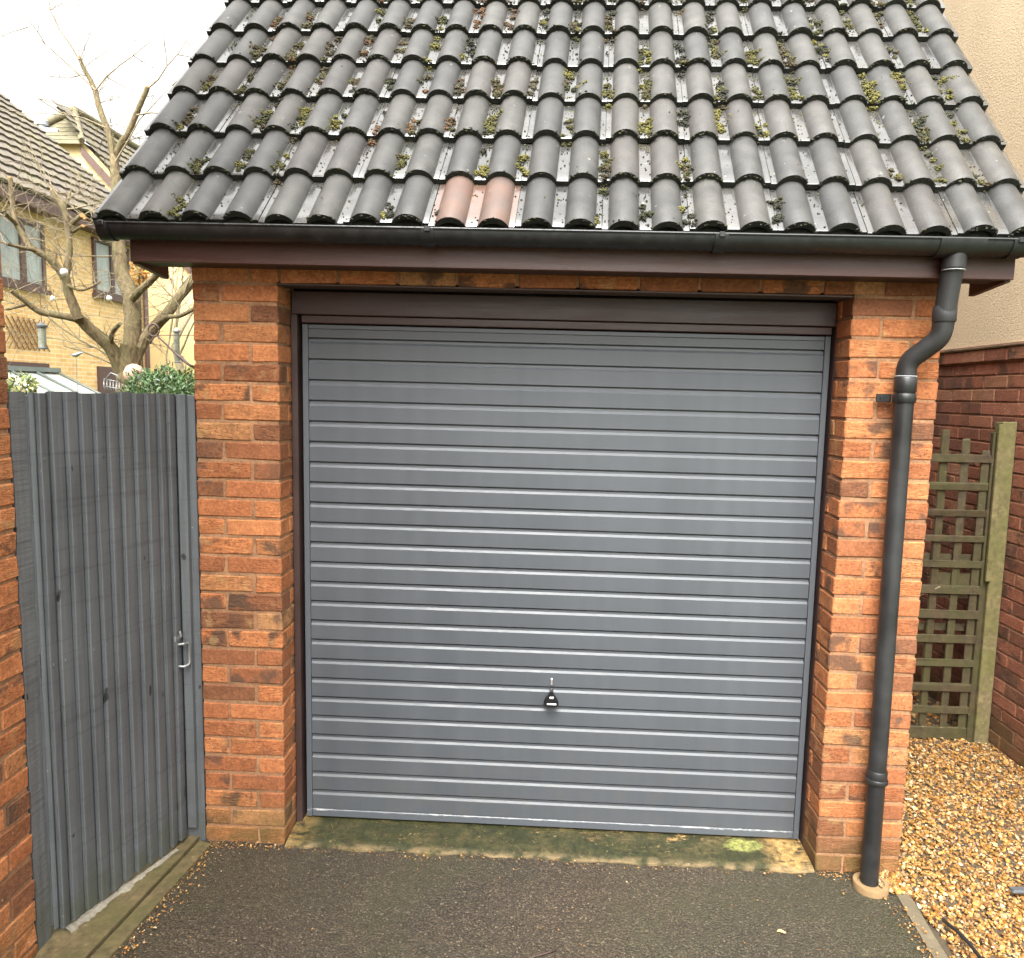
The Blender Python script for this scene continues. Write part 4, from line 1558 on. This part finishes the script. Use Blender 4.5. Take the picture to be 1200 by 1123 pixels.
# lean-to glazing
ln = thing('lean_to', 'small lean to roof of whitish glazing with dark bars against yellow house', 'lean-to', (FX + .5, 9.6, 1.5))
gl = MB()
A1, A2 = (FX + .02, 8.6, 2.06), (FX + .02, 10.42, 2.05)
B1, B2 = (FX + 1.3, 8.6, 1.45), (FX + 1.3, 10.42, 1.44)
gl.add([A1, A2, B2, B1] + [(p[0], p[1], p[2] - .02) for p in (A1, A2, B2, B1)], [(0, 1, 2, 3), (7, 6, 5, 4), (0, 3, 7, 4), (1, 5, 6, 2), (3, 2, 6, 7)])
gl.build('glazing', M['glass_white'], ln)
bb = MB()
for y in (8.6, 9.2, 9.82, 10.42):
    bb.tube([(FX + .02, y, 2.08), (FX + 1.32, y, 1.455)], .022, 6)
bb.box(FX + .0, FX + .09, 8.6, 10.45, 2.065, 2.14)
bb.box(FX + 1.27, FX + 1.33, 8.6, 10.45, 1.0, 1.43)
bb.build('bar', M['grey_frame'], ln)
wl = MB(); wl.box(FX + .05, FX + 1.27, 8.62, 10.40, -.06, 1.40)
wl.build('frame', M['glass_white'], ln)

# ------------------------------------------------------------------ cream house behind (gable with hipped top)
CY = 16.0
ch = thing('cream_house', 'cream rendered house with mossy half hipped roof behind the yellow brick house', 'house', (-9, CY, 0))
cw = MB()
apex = at(60, 119, 1, CY + 1.2)
sl2 = 1.47 / 1.0
# gable wall polygon at CY
hipz = 7.70; xr = -9.966; zr_ = hipz
AX = -10.75
xl = 2 * AX - xr
eave_z = 4.6
xe = xr + (hipz - eave_z) / 1.02
pol = [(2 * AX - xe, -.1), (xe, -.1), (xe, eave_z), (xr, hipz - .0), (xl, hipz), (2 * AX - xe, eave_z)]
# slope fixed so that the verge passes the measured point (-9.005, 6.29)
vs = [(x, CY, z) for x, z in pol] + [(x, CY + 7, z) for x, z in pol]
cw.add(vs, [tuple(range(6)), tuple(range(11, 5, -1))] + [(i, i + 6, (i + 1) % 6 + 6, (i + 1) % 6) for i in range(6)])
cw.build('wall', M['cream'], ch)
cr = MB()
rid = np.array([AX, CY + 1.0, 8.72])
# right slope, tile rows along Y
dn = np.array([(xe + .3) - AX, 0, 0.0]); 
slope = (8.72 - hipz) / (xr + .0 - AX) if xr != AX else 1
v_dir = np.array([xr - AX, 0, hipz + .12 - 8.72]); v_dir /= np.linalg.norm(v_dir)
lower = np.array([AX, 0, 8.72]) + v_dir * 5.2
far_roof(cr, (lower[0], CY - .15, lower[2]), (lower[0], CY + 8, lower[2]), -v_dir, 15, .345, .05, 60)
cr.build('roof', M['far_tiles'], ch)
cr = MB()
# half hip triangle facing us with tile rows
H0 = np.array([xl, CY - .2, hipz - .1]); H1 = np.array([xr + .05, CY - .2, hipz - .1])
nrow = 8
for r_ in range(nrow):
    t0 = r_ / nrow; t1 = (r_ + 1) / nrow
    a0 = H0 * (1 - t0) + rid * t0; a1 = H1 * (1 - t0) + rid * t0; c0 = H0 * (1 - t1) + rid * t1; c1 = H1 * (1 - t1) + rid * t1
    off = np.array([0, -.006, .012])
    cr.add([a0, a1, a0 + off, a1 + off, c0, c1], [(0, 1, 3, 2), (2, 3, 5, 4)])
cr.build('half_hip', M['far_tiles_mossy'], ch)
cr = MB()
cr.tube([H1 + np.array([.05, 0, .08]), rid + np.array([0, 0, .08])], .07, 8)
cr.tube([H0 + np.array([-.05, 0, .08]), rid + np.array([0, 0, .08])], .10, 8)
cr.tube([rid + np.array([0, 0, .08]), rid + np.array([0, 7, .08])], .10, 8)
cr.build('ridge_tile', M['far_tiles_mossy'], ch, smooth=True, sharp=50)
cr = MB()
s0 = np.array([xr + .02, CY - .12, hipz - .12]); s1 = np.array([lower[0], CY - .12, lower[2]])
cr.add([s0, s1, s1 - np.array([0, 0, .22]), s0 - np.array([0, 0, .22])] + [p + np.array([0, .05, 0]) for p in (s0, s1, s1 - np.array([0, 0, .22]), s0 - np.array([0, 0, .22]))],
       [(3, 2, 1, 0), (4, 5, 6, 7), (0, 1, 5, 4), (2, 3, 7, 6)])
cr.build('bargeboard', M['brown_frame'], ch)
vp = at(50, 150, 1, CY + .3)
cr = MB()
cr.lathe(vp[0], vp[1], [(.10, vp[2] - .5), (.10, vp[2] + .05), (.14, vp[2] + .06), (.14, vp[2] + .16), (.03, vp[2] + .26)], 12)
cr.cbox(vp[0] - .42, vp[0] + .42, vp[1] - .1, vp[1] + .1, vp[2] - .16, vp[2] - .02, .03)
cr.build('roof_vent', M['metal_grey'], ch, smooth=True, sharp=40)

# ------------------------------------------------------------------ pruned tree
TYR = 4.0
tree = thing('pruned_tree', 'pruned bare tree with greenish bark and sawn off limbs behind the gate', 'tree', (-2.48, TYR, 0))
tk = MB(); tw = MB(); CUTS = []
PXM = 7.1 / 898   # metres per photo pixel at the tree


def pl(points, dy0=0, dy1=0):
    out = []; n = len(points)
    for i, (u, v) in enumerate(points):
        out.append(at(u, v, 1, TYR + dy0 + (dy1 - dy0) * i / max(1, n - 1)))
    return out


def smooth_pts(pts, rad, sub=4):
    P_ = [np.array(p) for p in pts]; out = []; rr = []
    for i in range(len(P_) - 1):
        p0 = P_[max(0, i - 1)]; p1 = P_[i]; p2 = P_[i + 1]; p3 = P_[min(len(P_) - 1, i + 2)]
        for k in range(sub):
            t = k / sub
            out.append(.5 * ((2 * p1) + (-p0 + p2) * t + (2 * p0 - 5 * p1 + 4 * p2 - p3) * t * t + (-p0 + 3 * p1 - 3 * p2 + p3) * t ** 3))
            rr.append(rad[i] * (1 - t) + rad[i + 1] * t)
    out.append(P_[-1]); rr.append(rad[-1])
    return out, rr


LIMBS = []
def limb(points, r0, r1, dy0=0, dy1=0, cut=False):
    pts = pl(points, dy0, dy1)
    rad = [(r0 + (r1 - r0) * i / (len(pts) - 1)) * PXM * .9 for i in range(len(pts))]
    p, r_ = smooth_pts(pts, rad)
    p = [q_ + RS.normal(0, 1, 3) * rr * .035 for q_, rr in zip(p, r_)]
    tk.tube(p, r_, 10, wob=.05)
    LIMBS.append((p, r_))
    if cut:
        d = (p[-1] - p[-2]); d = d / np.linalg.norm(d)
        CUTS.append((p[-1] - d * .005, p[-1] + d * .012, r_[-1] * .93))


base = at(148, 470, 1, TYR)
tk.tube([(base[0] - .02, TYR, -.1), (base[0] - .01, TYR, .5), (base[0], TYR, 1.2), tuple(base)], [16 * PXM, 13.5 * PXM, 12.5 * PXM, 12.5 * PXM], 12, wob=.06)
limb([(148, 472), (148, 450), (150, 432), (153, 405)], 12.5, 12, 0, 0)
limb([(152, 440), (155, 400), (155, 370), (152, 345), (143, 322), (140, 298)], 11.5, 8.5, 0, .15)
limb([(140, 300), (138, 268), (137, 238), (135, 205), (134, 182)], 8.5, 5.2, .15, .3)
limb([(134, 190), (130, 165), (124, 148), (115, 122), (112, 106)], 4.8, 3.3, .3, .4)
limb([(112, 108), (106, 94), (98, 80), (93, 68)], 3.3, 2.2, .4, .4, True)
limb([(135, 186), (142, 168), (150, 158), (158, 138), (165, 122), (173, 103)], 4.6, 3.0, .3, .2, True)
limb([(144, 440), (134, 415), (122, 400), (108, 388), (95, 376), (88, 370)], 9.5, 6.0, 0, -.3)
limb([(92, 374), (86, 358), (80, 342), (77, 325)], 6.5, 5, -.3, -.35)
limb([(90, 374), (72, 370), (48, 366), (35, 358), (24, 349), (13, 341)], 4.6, 2.2, -.3, -.6)
limb([(30, 357), (20, 360), (8, 363)], 2.0, 1.2, -.5, -.7)
limb([(77, 328), (68, 314), (56, 302), (45, 296), (36, 290)], 4.8, 3.6, -.35, -.5)
limb([(40, 293), (24, 290), (8, 286)], 2.6, 1.8, -.5, -.7)
limb([(37, 292), (27, 276), (19, 262), (15, 240), (12, 209)], 3.6, 2.6, -.5, -.5, True)
limb([(20, 264), (10, 254), (4, 246)], 2.6, 1.8, -.5, -.7)
limb([(77, 326), (79, 308), (81, 290), (79, 268), (75, 246), (68, 233), (62, 224)], 4.2, 3.0, -.35, -.2, True)
limb([(74, 245), (79, 236), (82, 226)], 2.4, 1.5, -.2, -.1)
limb([(80, 266), (88, 259), (96, 253)], 3.2, 2.8, -.2, -.4, True)
limb([(81, 276), (90, 269), (97, 265)], 2.2, 1.8, -.2, -.4, True)
limb([(155, 350), (165, 340), (176, 330), (187, 318), (196, 309)], 5.2, 3.4, .0, -.3, False)
limb([(154, 432), (163, 408), (172, 394), (182, 382), (196, 368), (208, 350), (222, 334), (234, 320)], 8.5, 5.5, 0, .3)
limb([(183, 380), (196, 372), (212, 370), (230, 360)], 3.2, 2.4, .1, -.2)
limb([(131, 412), (130, 398), (134, 386), (141, 380)], 3.6, 2.2, -.05, -.3)
limb([(77, 333), (92, 340), (104, 338), (118, 330)], 2.0, 1.0, -.35, -.5)
limb([(125, 270), (112, 262), (100, 256)], 2.2, 1.6, .1, -.2, True)
limb([(139, 285), (128, 272), (112, 262)], 2.6, 2.0, .15, .1)


def twig(p, d, L, r_, depth=0):
    n = 5; pts = [np.array(p)]; d = np.array(d, float); d /= np.linalg.norm(d)
    for i in range(n):
        d = d + RS.normal(0, .16, 3); d /= np.linalg.norm(d)
        pts.append(pts[-1] + d * L / n)
    tw.tube(pts, [r_ * (1 - .75 * i / n) for i in range(n + 1)], 4, cap=False)
    if depth < 2:
        for _ in range(3 if depth == 0 else 2):
            k = RS.randint(1, n)
            dd = d + RS.normal(0, .7, 3)
            twig(pts[k], dd, L * (.35 + .35 * RS.rand()), r_ * .6, depth + 1)


for (p, r_) in LIMBS[1:]:
    for _ in range(5):
        k = RS.randint(1, len(p))
        d = RS.normal(0, 1, 3); d[2] = abs(d[2]) * .8
        twig(p[k], d, .2 + .5 * RS.rand(), .0042)
for (u, v, du, dv, L) in ((93, 70, -.4, -1, .8), (112, 106, -.8, -1, 1.0), (124, 150, -.9, -.9, 1.1), (112, 106, .2, -1, .8), (135, 190, .6, -1, 1.1), (172, 105, .3, -1, .7), (160, 135, 1, -.3, .8),
                          (196, 309, 1, -.5, .4), (215, 345, .3, -1, .5), (200, 365, .2, -1, .5), (230, 325, -.4, .6, .5), (62, 224, .1, -1, .6), (62, 224, -.6, -1, .5), (75, 246, .9, -.6, .6), (140, 300, -1, .2, .7)):
    p = at(u, v, 1, TYR + .2)
    twig(p, _r * du - _u * dv + RS.normal(0, .15, 3), L, .008)
trunk = tk.build('trunk', M['bark'], tree, smooth=True, sharp=60)
tw.build('twigs', M['twig'], tree, smooth=True)
for (a_, b_, rr) in CUTS:
    cu = MB(); cu.tube([a_, b_], rr, 10); cu.build('cut_end', M['cut'], tree, smooth=True, sharp=40)


# ------------------------------------------------------------------ bare trees further off
def bare_tree(x, y, h, seed, label, spread=.35):
    rs = np.random.RandomState(seed)
    t = thing('bare_tree', label, 'tree', (x, y, 0), 'bare winter trees behind the gardens')
    a = MB(); b = MB()

    def grow(p, d, L, r_, dep):
        n = 5; pts = [np.array(p)]; d = np.array(d, float)
        for i in range(n):
            d = d + rs.normal(0, .10, 3); d[2] += .04; d /= np.linalg.norm(d)
            pts.append(pts[-1] + d * L / n)
        (a if dep < 2 else b).tube(pts, [r_ * (1 - .55 * i / n) for i in range(n + 1)], 5 if dep < 2 else 3, cap=False)
        if dep < 5:
            for _ in range(3 if dep < 4 else 2):
                k = rs.randint(2, n + 1)
                dd = d + rs.normal(0, spread + .12 * dep, 3); dd[2] += .15
                dd /= np.linalg.norm(dd)
                grow(pts[k], dd, L * (.62 + .2 * rs.rand()), r_ * .5 * (1 - .4 * k / n) + .002, dep + 1)

    grow((x, y, -.1), (0, 0, 1), h * .33, h * .016, 0)
    a.build('trunk', M['twig'], t, smooth=True)
    b.build('twigs', M['twig'], t, smooth=True)


bare_tree(-4.9, 10.5, 8.2, 5, 'slender pale bare tree between the pruned tree and the garage roof')
bare_tree(-12.5, 21.0, 12.0, 9, 'distant bare tree rising over the far end of the cream house roof')

# ------------------------------------------------------------------ shrub over the gate
sh = thing('shrub', 'round bushy green shrub showing above the grey gate beside the garage', 'shrub', (-1.14, 2.0, 0))
fo = MB()
cc = np.array([-1.135, 2.0, 1.56])
for _ in range(15000):
    d = RS.normal(size=3); d /= np.linalg.norm(d)
    lum = 1 + .20 * mnoise.noise(Vector(tuple(d * 3))) + .10 * mnoise.noise(Vector(tuple(d * 9)))
    rr = (.62 + .38 * RS.rand() ** .5) * lum
    p = cc + d * np.array([.27, .32, .40]) * rr
    if p[2] < .6: continue
    ax_ = d * .7 + RS.normal(0, .7, 3) + np.array([0, 0, .35]); ax_ /= np.linalg.norm(ax_)
    sd = np.cross(ax_, RS.normal(size=3)); sd /= np.linalg.norm(sd)
    L = .016 + .020 * RS.rand(); w = .003 + .003 * RS.rand()
    k = .6 + .8 * RS.rand()
    q_ = RS.rand()
    col = (.13 * k, .24 * k, .09 * k) if q_ < .72 else ((.24 * k, .36 * k, .20 * k) if q_ < .97 else (.45, .45, .6))
    fo.add([p - sd * w * .5, p + sd * w * .5, p + ax_ * L * .6 + sd * w, p + ax_ * L, p + ax_ * L * .6 - sd * w], [(0, 1, 2, 3, 4)], 0, col=col)
fo.build('foliage', M['leaf'], sh)
so_ = MB()
for _ in range(14):
    d = RS.normal(size=3); d[2] = abs(d[2]) + 1; d /= np.linalg.norm(d)
    so_.tube([(-1.135, 2.0, -.05), tuple(np.array([-1.135, 2, .6]) + d * .2), tuple(np.array([-1.135, 2, 1.2]) + d * .35)], [.012, .008, .004], 5)
so_.build('stem', M['bark'], sh)


def small_bush(name, label, c, r3, n, cols, ll=.05):
    t = thing(name, label, 'plant', (float(c[0]), float(c[1]), 0))
    fo = MB()
    for _ in range(n):
        d = RS.normal(size=3); d /= np.linalg.norm(d)
        p = np.array(c) + d * np.array(r3) * (.4 + .6 * RS.rand())
        ax_ = d + RS.normal(0, .6, 3); ax_ /= np.linalg.norm(ax_)
        sd = np.cross(ax_, RS.normal(size=3)); sd /= np.linalg.norm(sd)
        L = ll * (.6 + .8 * RS.rand()); w = L * .28
        k = .6 + .8 * RS.rand(); col = cols[RS.randint(len(cols))]
        fo.add([p - sd * w * .3, p + sd * w * .3, p + ax_ * L * .5 + sd * w, p + ax_ * L, p + ax_ * L * .5 - sd * w], [(0, 1, 2, 3, 4)], 0, col=tuple(c_ * k for c_ in col))
    fo.build('foliage', M['leaf'], t)
    st = MB(); st.tube([(c[0], c[1], -.05), tuple(c)], [.02, .008], 6); st.build('stem', M['bark'], t)


small_bush('leafy_plant', 'sparse green and yellow leaves in front of the white glazing', at(26, 449, 1, 5.0), (.16, .16, .10), 200, [(.12, .17, .05), (.30, .28, .10)])
small_bush('leafy_plant', 'yellow green foliage at the right end of the shrub against the garage', at(222, 452, 1, 2.3), (.09, .12, .12), 380, [(.14, .17, .04), (.22, .22, .06)], .04)
small_bush('flowering_plant', 'small orange flower cluster beside the pruned trunk', at(163, 321, 1, 4.4), (.10, .1, .13), 160, [(.65, .28, .03), (.5, .33, .10)], .04)

# ------------------------------------------------------------------ garden ornaments
def ball(name, label, u, v, Y, r_px, mat):
    c = at(u, v, 1, Y); rr = r_px * (Y + 2.9) / 898
    b = MB(); vv = []
    prof = [(max(.0008, rr * math.sin(math.pi * i / 10)), c[2] - rr * math.cos(math.pi * i / 10)) for i in range(11)]
    b.lathe(c[0], c[1], prof, 16)
    root = thing(name, label, 'ornament', tuple(c))
    b.build('ball', mat, root, smooth=True)
    h = MB(); h.tube([(c[0], c[1], c[2] + rr), (c[0], c[1] + .02, c[2] + rr + .07)], .003, 5)
    h.build('hook', M['iron'], root)


ball('hanging_ball', 'round white ball hung where the left limb forks upwards', 75, 319, 3.45, 4.4, M['white'])
ball('hanging_ball', 'pale white ball hanging low under the right window', 128, 350, 3.8, 3.4, M['glass_white'])
ball('hanging_ball', 'faint pale ball hanging below the left window', 62, 350, 5.2, 3.0, M['glass_white'])


def feeder(label, u0, u1, v0, v1, Y, cap):
    a = at((u0 + u1) / 2, v1, 1, Y); b = at((u0 + u1) / 2, v0, 1, Y)
    rr = (u1 - u0) / 2 * (Y + 2.9) / 898 / 1.1
    t = thing('bird_feeder', label, 'bird feeder', tuple(a), 'bird feeders in the garden')
    f = MB(); f.lathe(a[0], a[1], [(rr * .75, a[2]), (rr * .8, a[2] + .02), (rr * .8, b[2] - .03)], 14); f.build('seed_tube', M['feeder'], t, smooth=True, sharp=40)
    f = MB(); f.lathe(a[0], a[1], [(rr * 1.1, b[2] - .032), (rr * 1.15, b[2] - .015), (rr * .5, b[2] + .012), (.004, b[2] + .02)], 14); f.build('cap', cap, t, smooth=True, sharp=40)
    f = MB(); f.lathe(a[0], a[1], [(rr * 1.1, a[2] - .012), (rr * 1.15, a[2] - .002), (rr * .8, a[2] + .004)], 14); f.build('tray', cap, t, smooth=True, sharp=40)
    f = MB(); f.tube([(a[0], a[1], b[2]), (a[0], a[1], b[2] + .35)], .0025, 4); f.build('wire', M['iron'], t)


feeder('tall cylinder bird feeder with slate cap in front of the brown lattice', 44, 56, 380, 408, 5.0, M['slate'])
feeder('slim bird feeder with pale saucer top against the cream wall', 204, 212, 386, 424, 4.6, M['galv'])

# twisted iron bracket between the tree and the garage
ib = MB()
Y_ = 3.3
ib.tube([tuple(at(u, v, 1, Y_)) for u, v in ((176, 403), (178, 398), (183, 393), (192, 401), (204, 413), (214, 421), (228, 432), (240, 441))], .0075, 6)
ib.tube([tuple(at(u, v, 1, Y_)) for u, v in ((205, 414), (212, 419), (220, 427), (226, 430))], [.008, .016, .009, .014], 6)
rg = at(180, 387, 1, Y_)
ib.tube([(rg[0] + .045 * math.cos(a), Y_, rg[2] + .05 * math.sin(a)) for a in np.linspace(0, 6.28, 18)], .007, 6)
ib.tube([tuple(at(u, v, 1, Y_)) for u, v in ((180, 393), (200, 393), (232, 393))], .003, 4)
tag(ib.build('iron_bracket', M['iron'], smooth=True), 'dark twisted iron hook and rod reaching from the tree to the garage', 'bracket')

# wire cage feeder leaning on the trunk
cg = MB()
Y_ = 3.7
for i in range(6):
    a = at(122 + i * 3.6, 444 + i * .8, 1, Y_); b = at(126 + i * 3.6, 462 + i * .5, 1, Y_)
    cg.tube([tuple(a), tuple((np.array(a) + np.array(b)) / 2 + np.array([0, -.03, 0])), tuple(b)], .004, 5)
for t in (0, .5, 1):
    cg.tube([tuple(at(122 + 4 * t, 444 + 18 * t, 1, Y_ - .03 * math.sin(t * 3.14))), tuple(at(140 + 4 * t, 448 + 16.5 * t, 1, Y_ - .03 * math.sin(t * 3.14)))], .004, 5)
cg.tube([tuple(at(u, v, 1, Y_)) for u, v in ((124, 444), (130, 437), (137, 440), (141, 448))], .006, 5)
tag(cg.build('wire_basket', M['galv'], smooth=True), 'small grey wire basket leaning against the foot of the pruned trunk', 'basket')
pk = MB()
c = at(157, 437, 1, 3.6)
pk.lathe(c[0], c[1], [(.03, c[2] - .09), (.075, c[2] - .06), (.085, c[2]), (.06, c[2] + .055), (.02, c[2] + .075)], 16)
tag(pk.build('garden_ornament', M['pink_clay'], smooth=True), 'rounded pale pink clay ornament beside the trunk above the shrub', 'ornament')
# bird on a stake
bs = thing('bird_stake', 'little metal bird on a thin stake in front of yellow brick wall', 'garden stake', tuple(at(89, 460, 1, 4.5)))
s_ = MB(); p1 = at(89, 418, 1, 4.5)
s_.tube([(p1[0], 4.5, -.05), tuple(p1)], .0035, 5)
s_.build('stake', M['galv'], bs)
s_ = MB()
pts = [at(u, v, 1, 4.5) for u, v in ((82, 415), (86, 416.5), (90, 416), (94, 414), (98, 413))]
s_.tube([tuple(p) for p in pts], [.004, .016, .022, .014, .003], 8)
s_.build('bird', M['galv'], bs, smooth=True)

# ------------------------------------------------------------------ light
w = bpy.data.worlds.new("World")
sc.world = w
w.use_nodes = True
nt = w.node_tree
bg = nt.nodes['Background']
sky = nt.nodes.new('ShaderNodeTexSky')
sky.sky_type = 'NISHITA'
sky.sun_disc = False
SUN_EL, SUN_AZ = R(52), R(191)     # azimuth clockwise from +Y
sky.sun_elevation = SUN_EL
sky.sun_rotation = SUN_AZ
sky.air_density = 1.0
sky.dust_density = 5.0
sky.ozone_density = 1.0
hsv = nt.nodes.new('ShaderNodeHueSaturation')
hsv.inputs['Saturation'].default_value = 0.0       # closed cloud cover takes the blue out
nt.links.new(sky.outputs[0], hsv.inputs['Color'])
# overcast distribution: brightest overhead
geo = nt.nodes.new('ShaderNodeTexCoord')
sepz = nt.nodes.new('ShaderNodeSeparateXYZ'); nt.links.new(geo.outputs['Generated'], sepz.inputs[0])
# the cloud deck hides the dark murk at the horizon: look the sky up no lower than about 15 degrees
vmax = nt.nodes.new('ShaderNodeMath'); vmax.operation = 'MAXIMUM'; nt.links.new(sepz.outputs[2], vmax.inputs[0]); vmax.inputs[1].default_value = .26
comb = nt.nodes.new('ShaderNodeCombineXYZ')
nt.links.new(sepz.outputs[0], comb.inputs[0]); nt.links.new(sepz.outputs[1], comb.inputs[1]); nt.links.new(vmax.outputs[0], comb.inputs[2])
nrm = nt.nodes.new('ShaderNodeVectorMath'); nrm.operation = 'NORMALIZE'
nt.links.new(comb.outputs[0], nrm.inputs[0]); nt.links.new(nrm.outputs[0], sky.inputs['Vector'])
mr = nt.nodes.new('ShaderNodeMapRange'); nt.links.new(sepz.outputs[2], mr.inputs[0])
mr.inputs[1].default_value = 0; mr.inputs[2].default_value = 1; mr.inputs[3].default_value = .52; mr.inputs[4].default_value = 2.9
mx = nt.nodes.new('ShaderNodeVectorMath'); mx.operation = 'SCALE'
nt.links.new(hsv.outputs[0], mx.inputs[0]); nt.links.new(mr.outputs[0], mx.inputs['Scale'])
tn = nt.nodes.new('ShaderNodeVectorMath'); tn.operation = 'MULTIPLY'; tn.inputs[1].default_value = (1.0, .987, .962)
nt.links.new(mx.outputs[0], tn.inputs[0])
nt.links.new(tn.outputs[0], bg.inputs['Color'])
bg.inputs['Strength'].default_value = .15
sd = bpy.data.lights.new('sun', 'SUN')
sd.energy = 1.0
sd.angle = R(60)
sd.color = (1, .96, .9)
so = bpy.data.objects.new('sun', sd)
COL.objects.link(so)
dirv = Vector((math.sin(SUN_AZ) * math.cos(SUN_EL), math.cos(SUN_AZ) * math.cos(SUN_EL), math.sin(SUN_EL)))
so.rotation_euler = dirv.to_track_quat('Z', 'Y').to_euler()

sc.view_settings.view_transform = 'Standard'
sc.view_settings.look = 'None'
sc.view_settings.exposure = 1.45
sc.view_settings.gamma = 1
sc.cycles.use_denoising = True
try:
    sc.cycles.denoiser = 'OPENIMAGEDENOISE'
    sc.cycles.denoising_prefilter = 'ACCURATE'
except Exception:
    pass
sc.cycles.max_bounces = 8
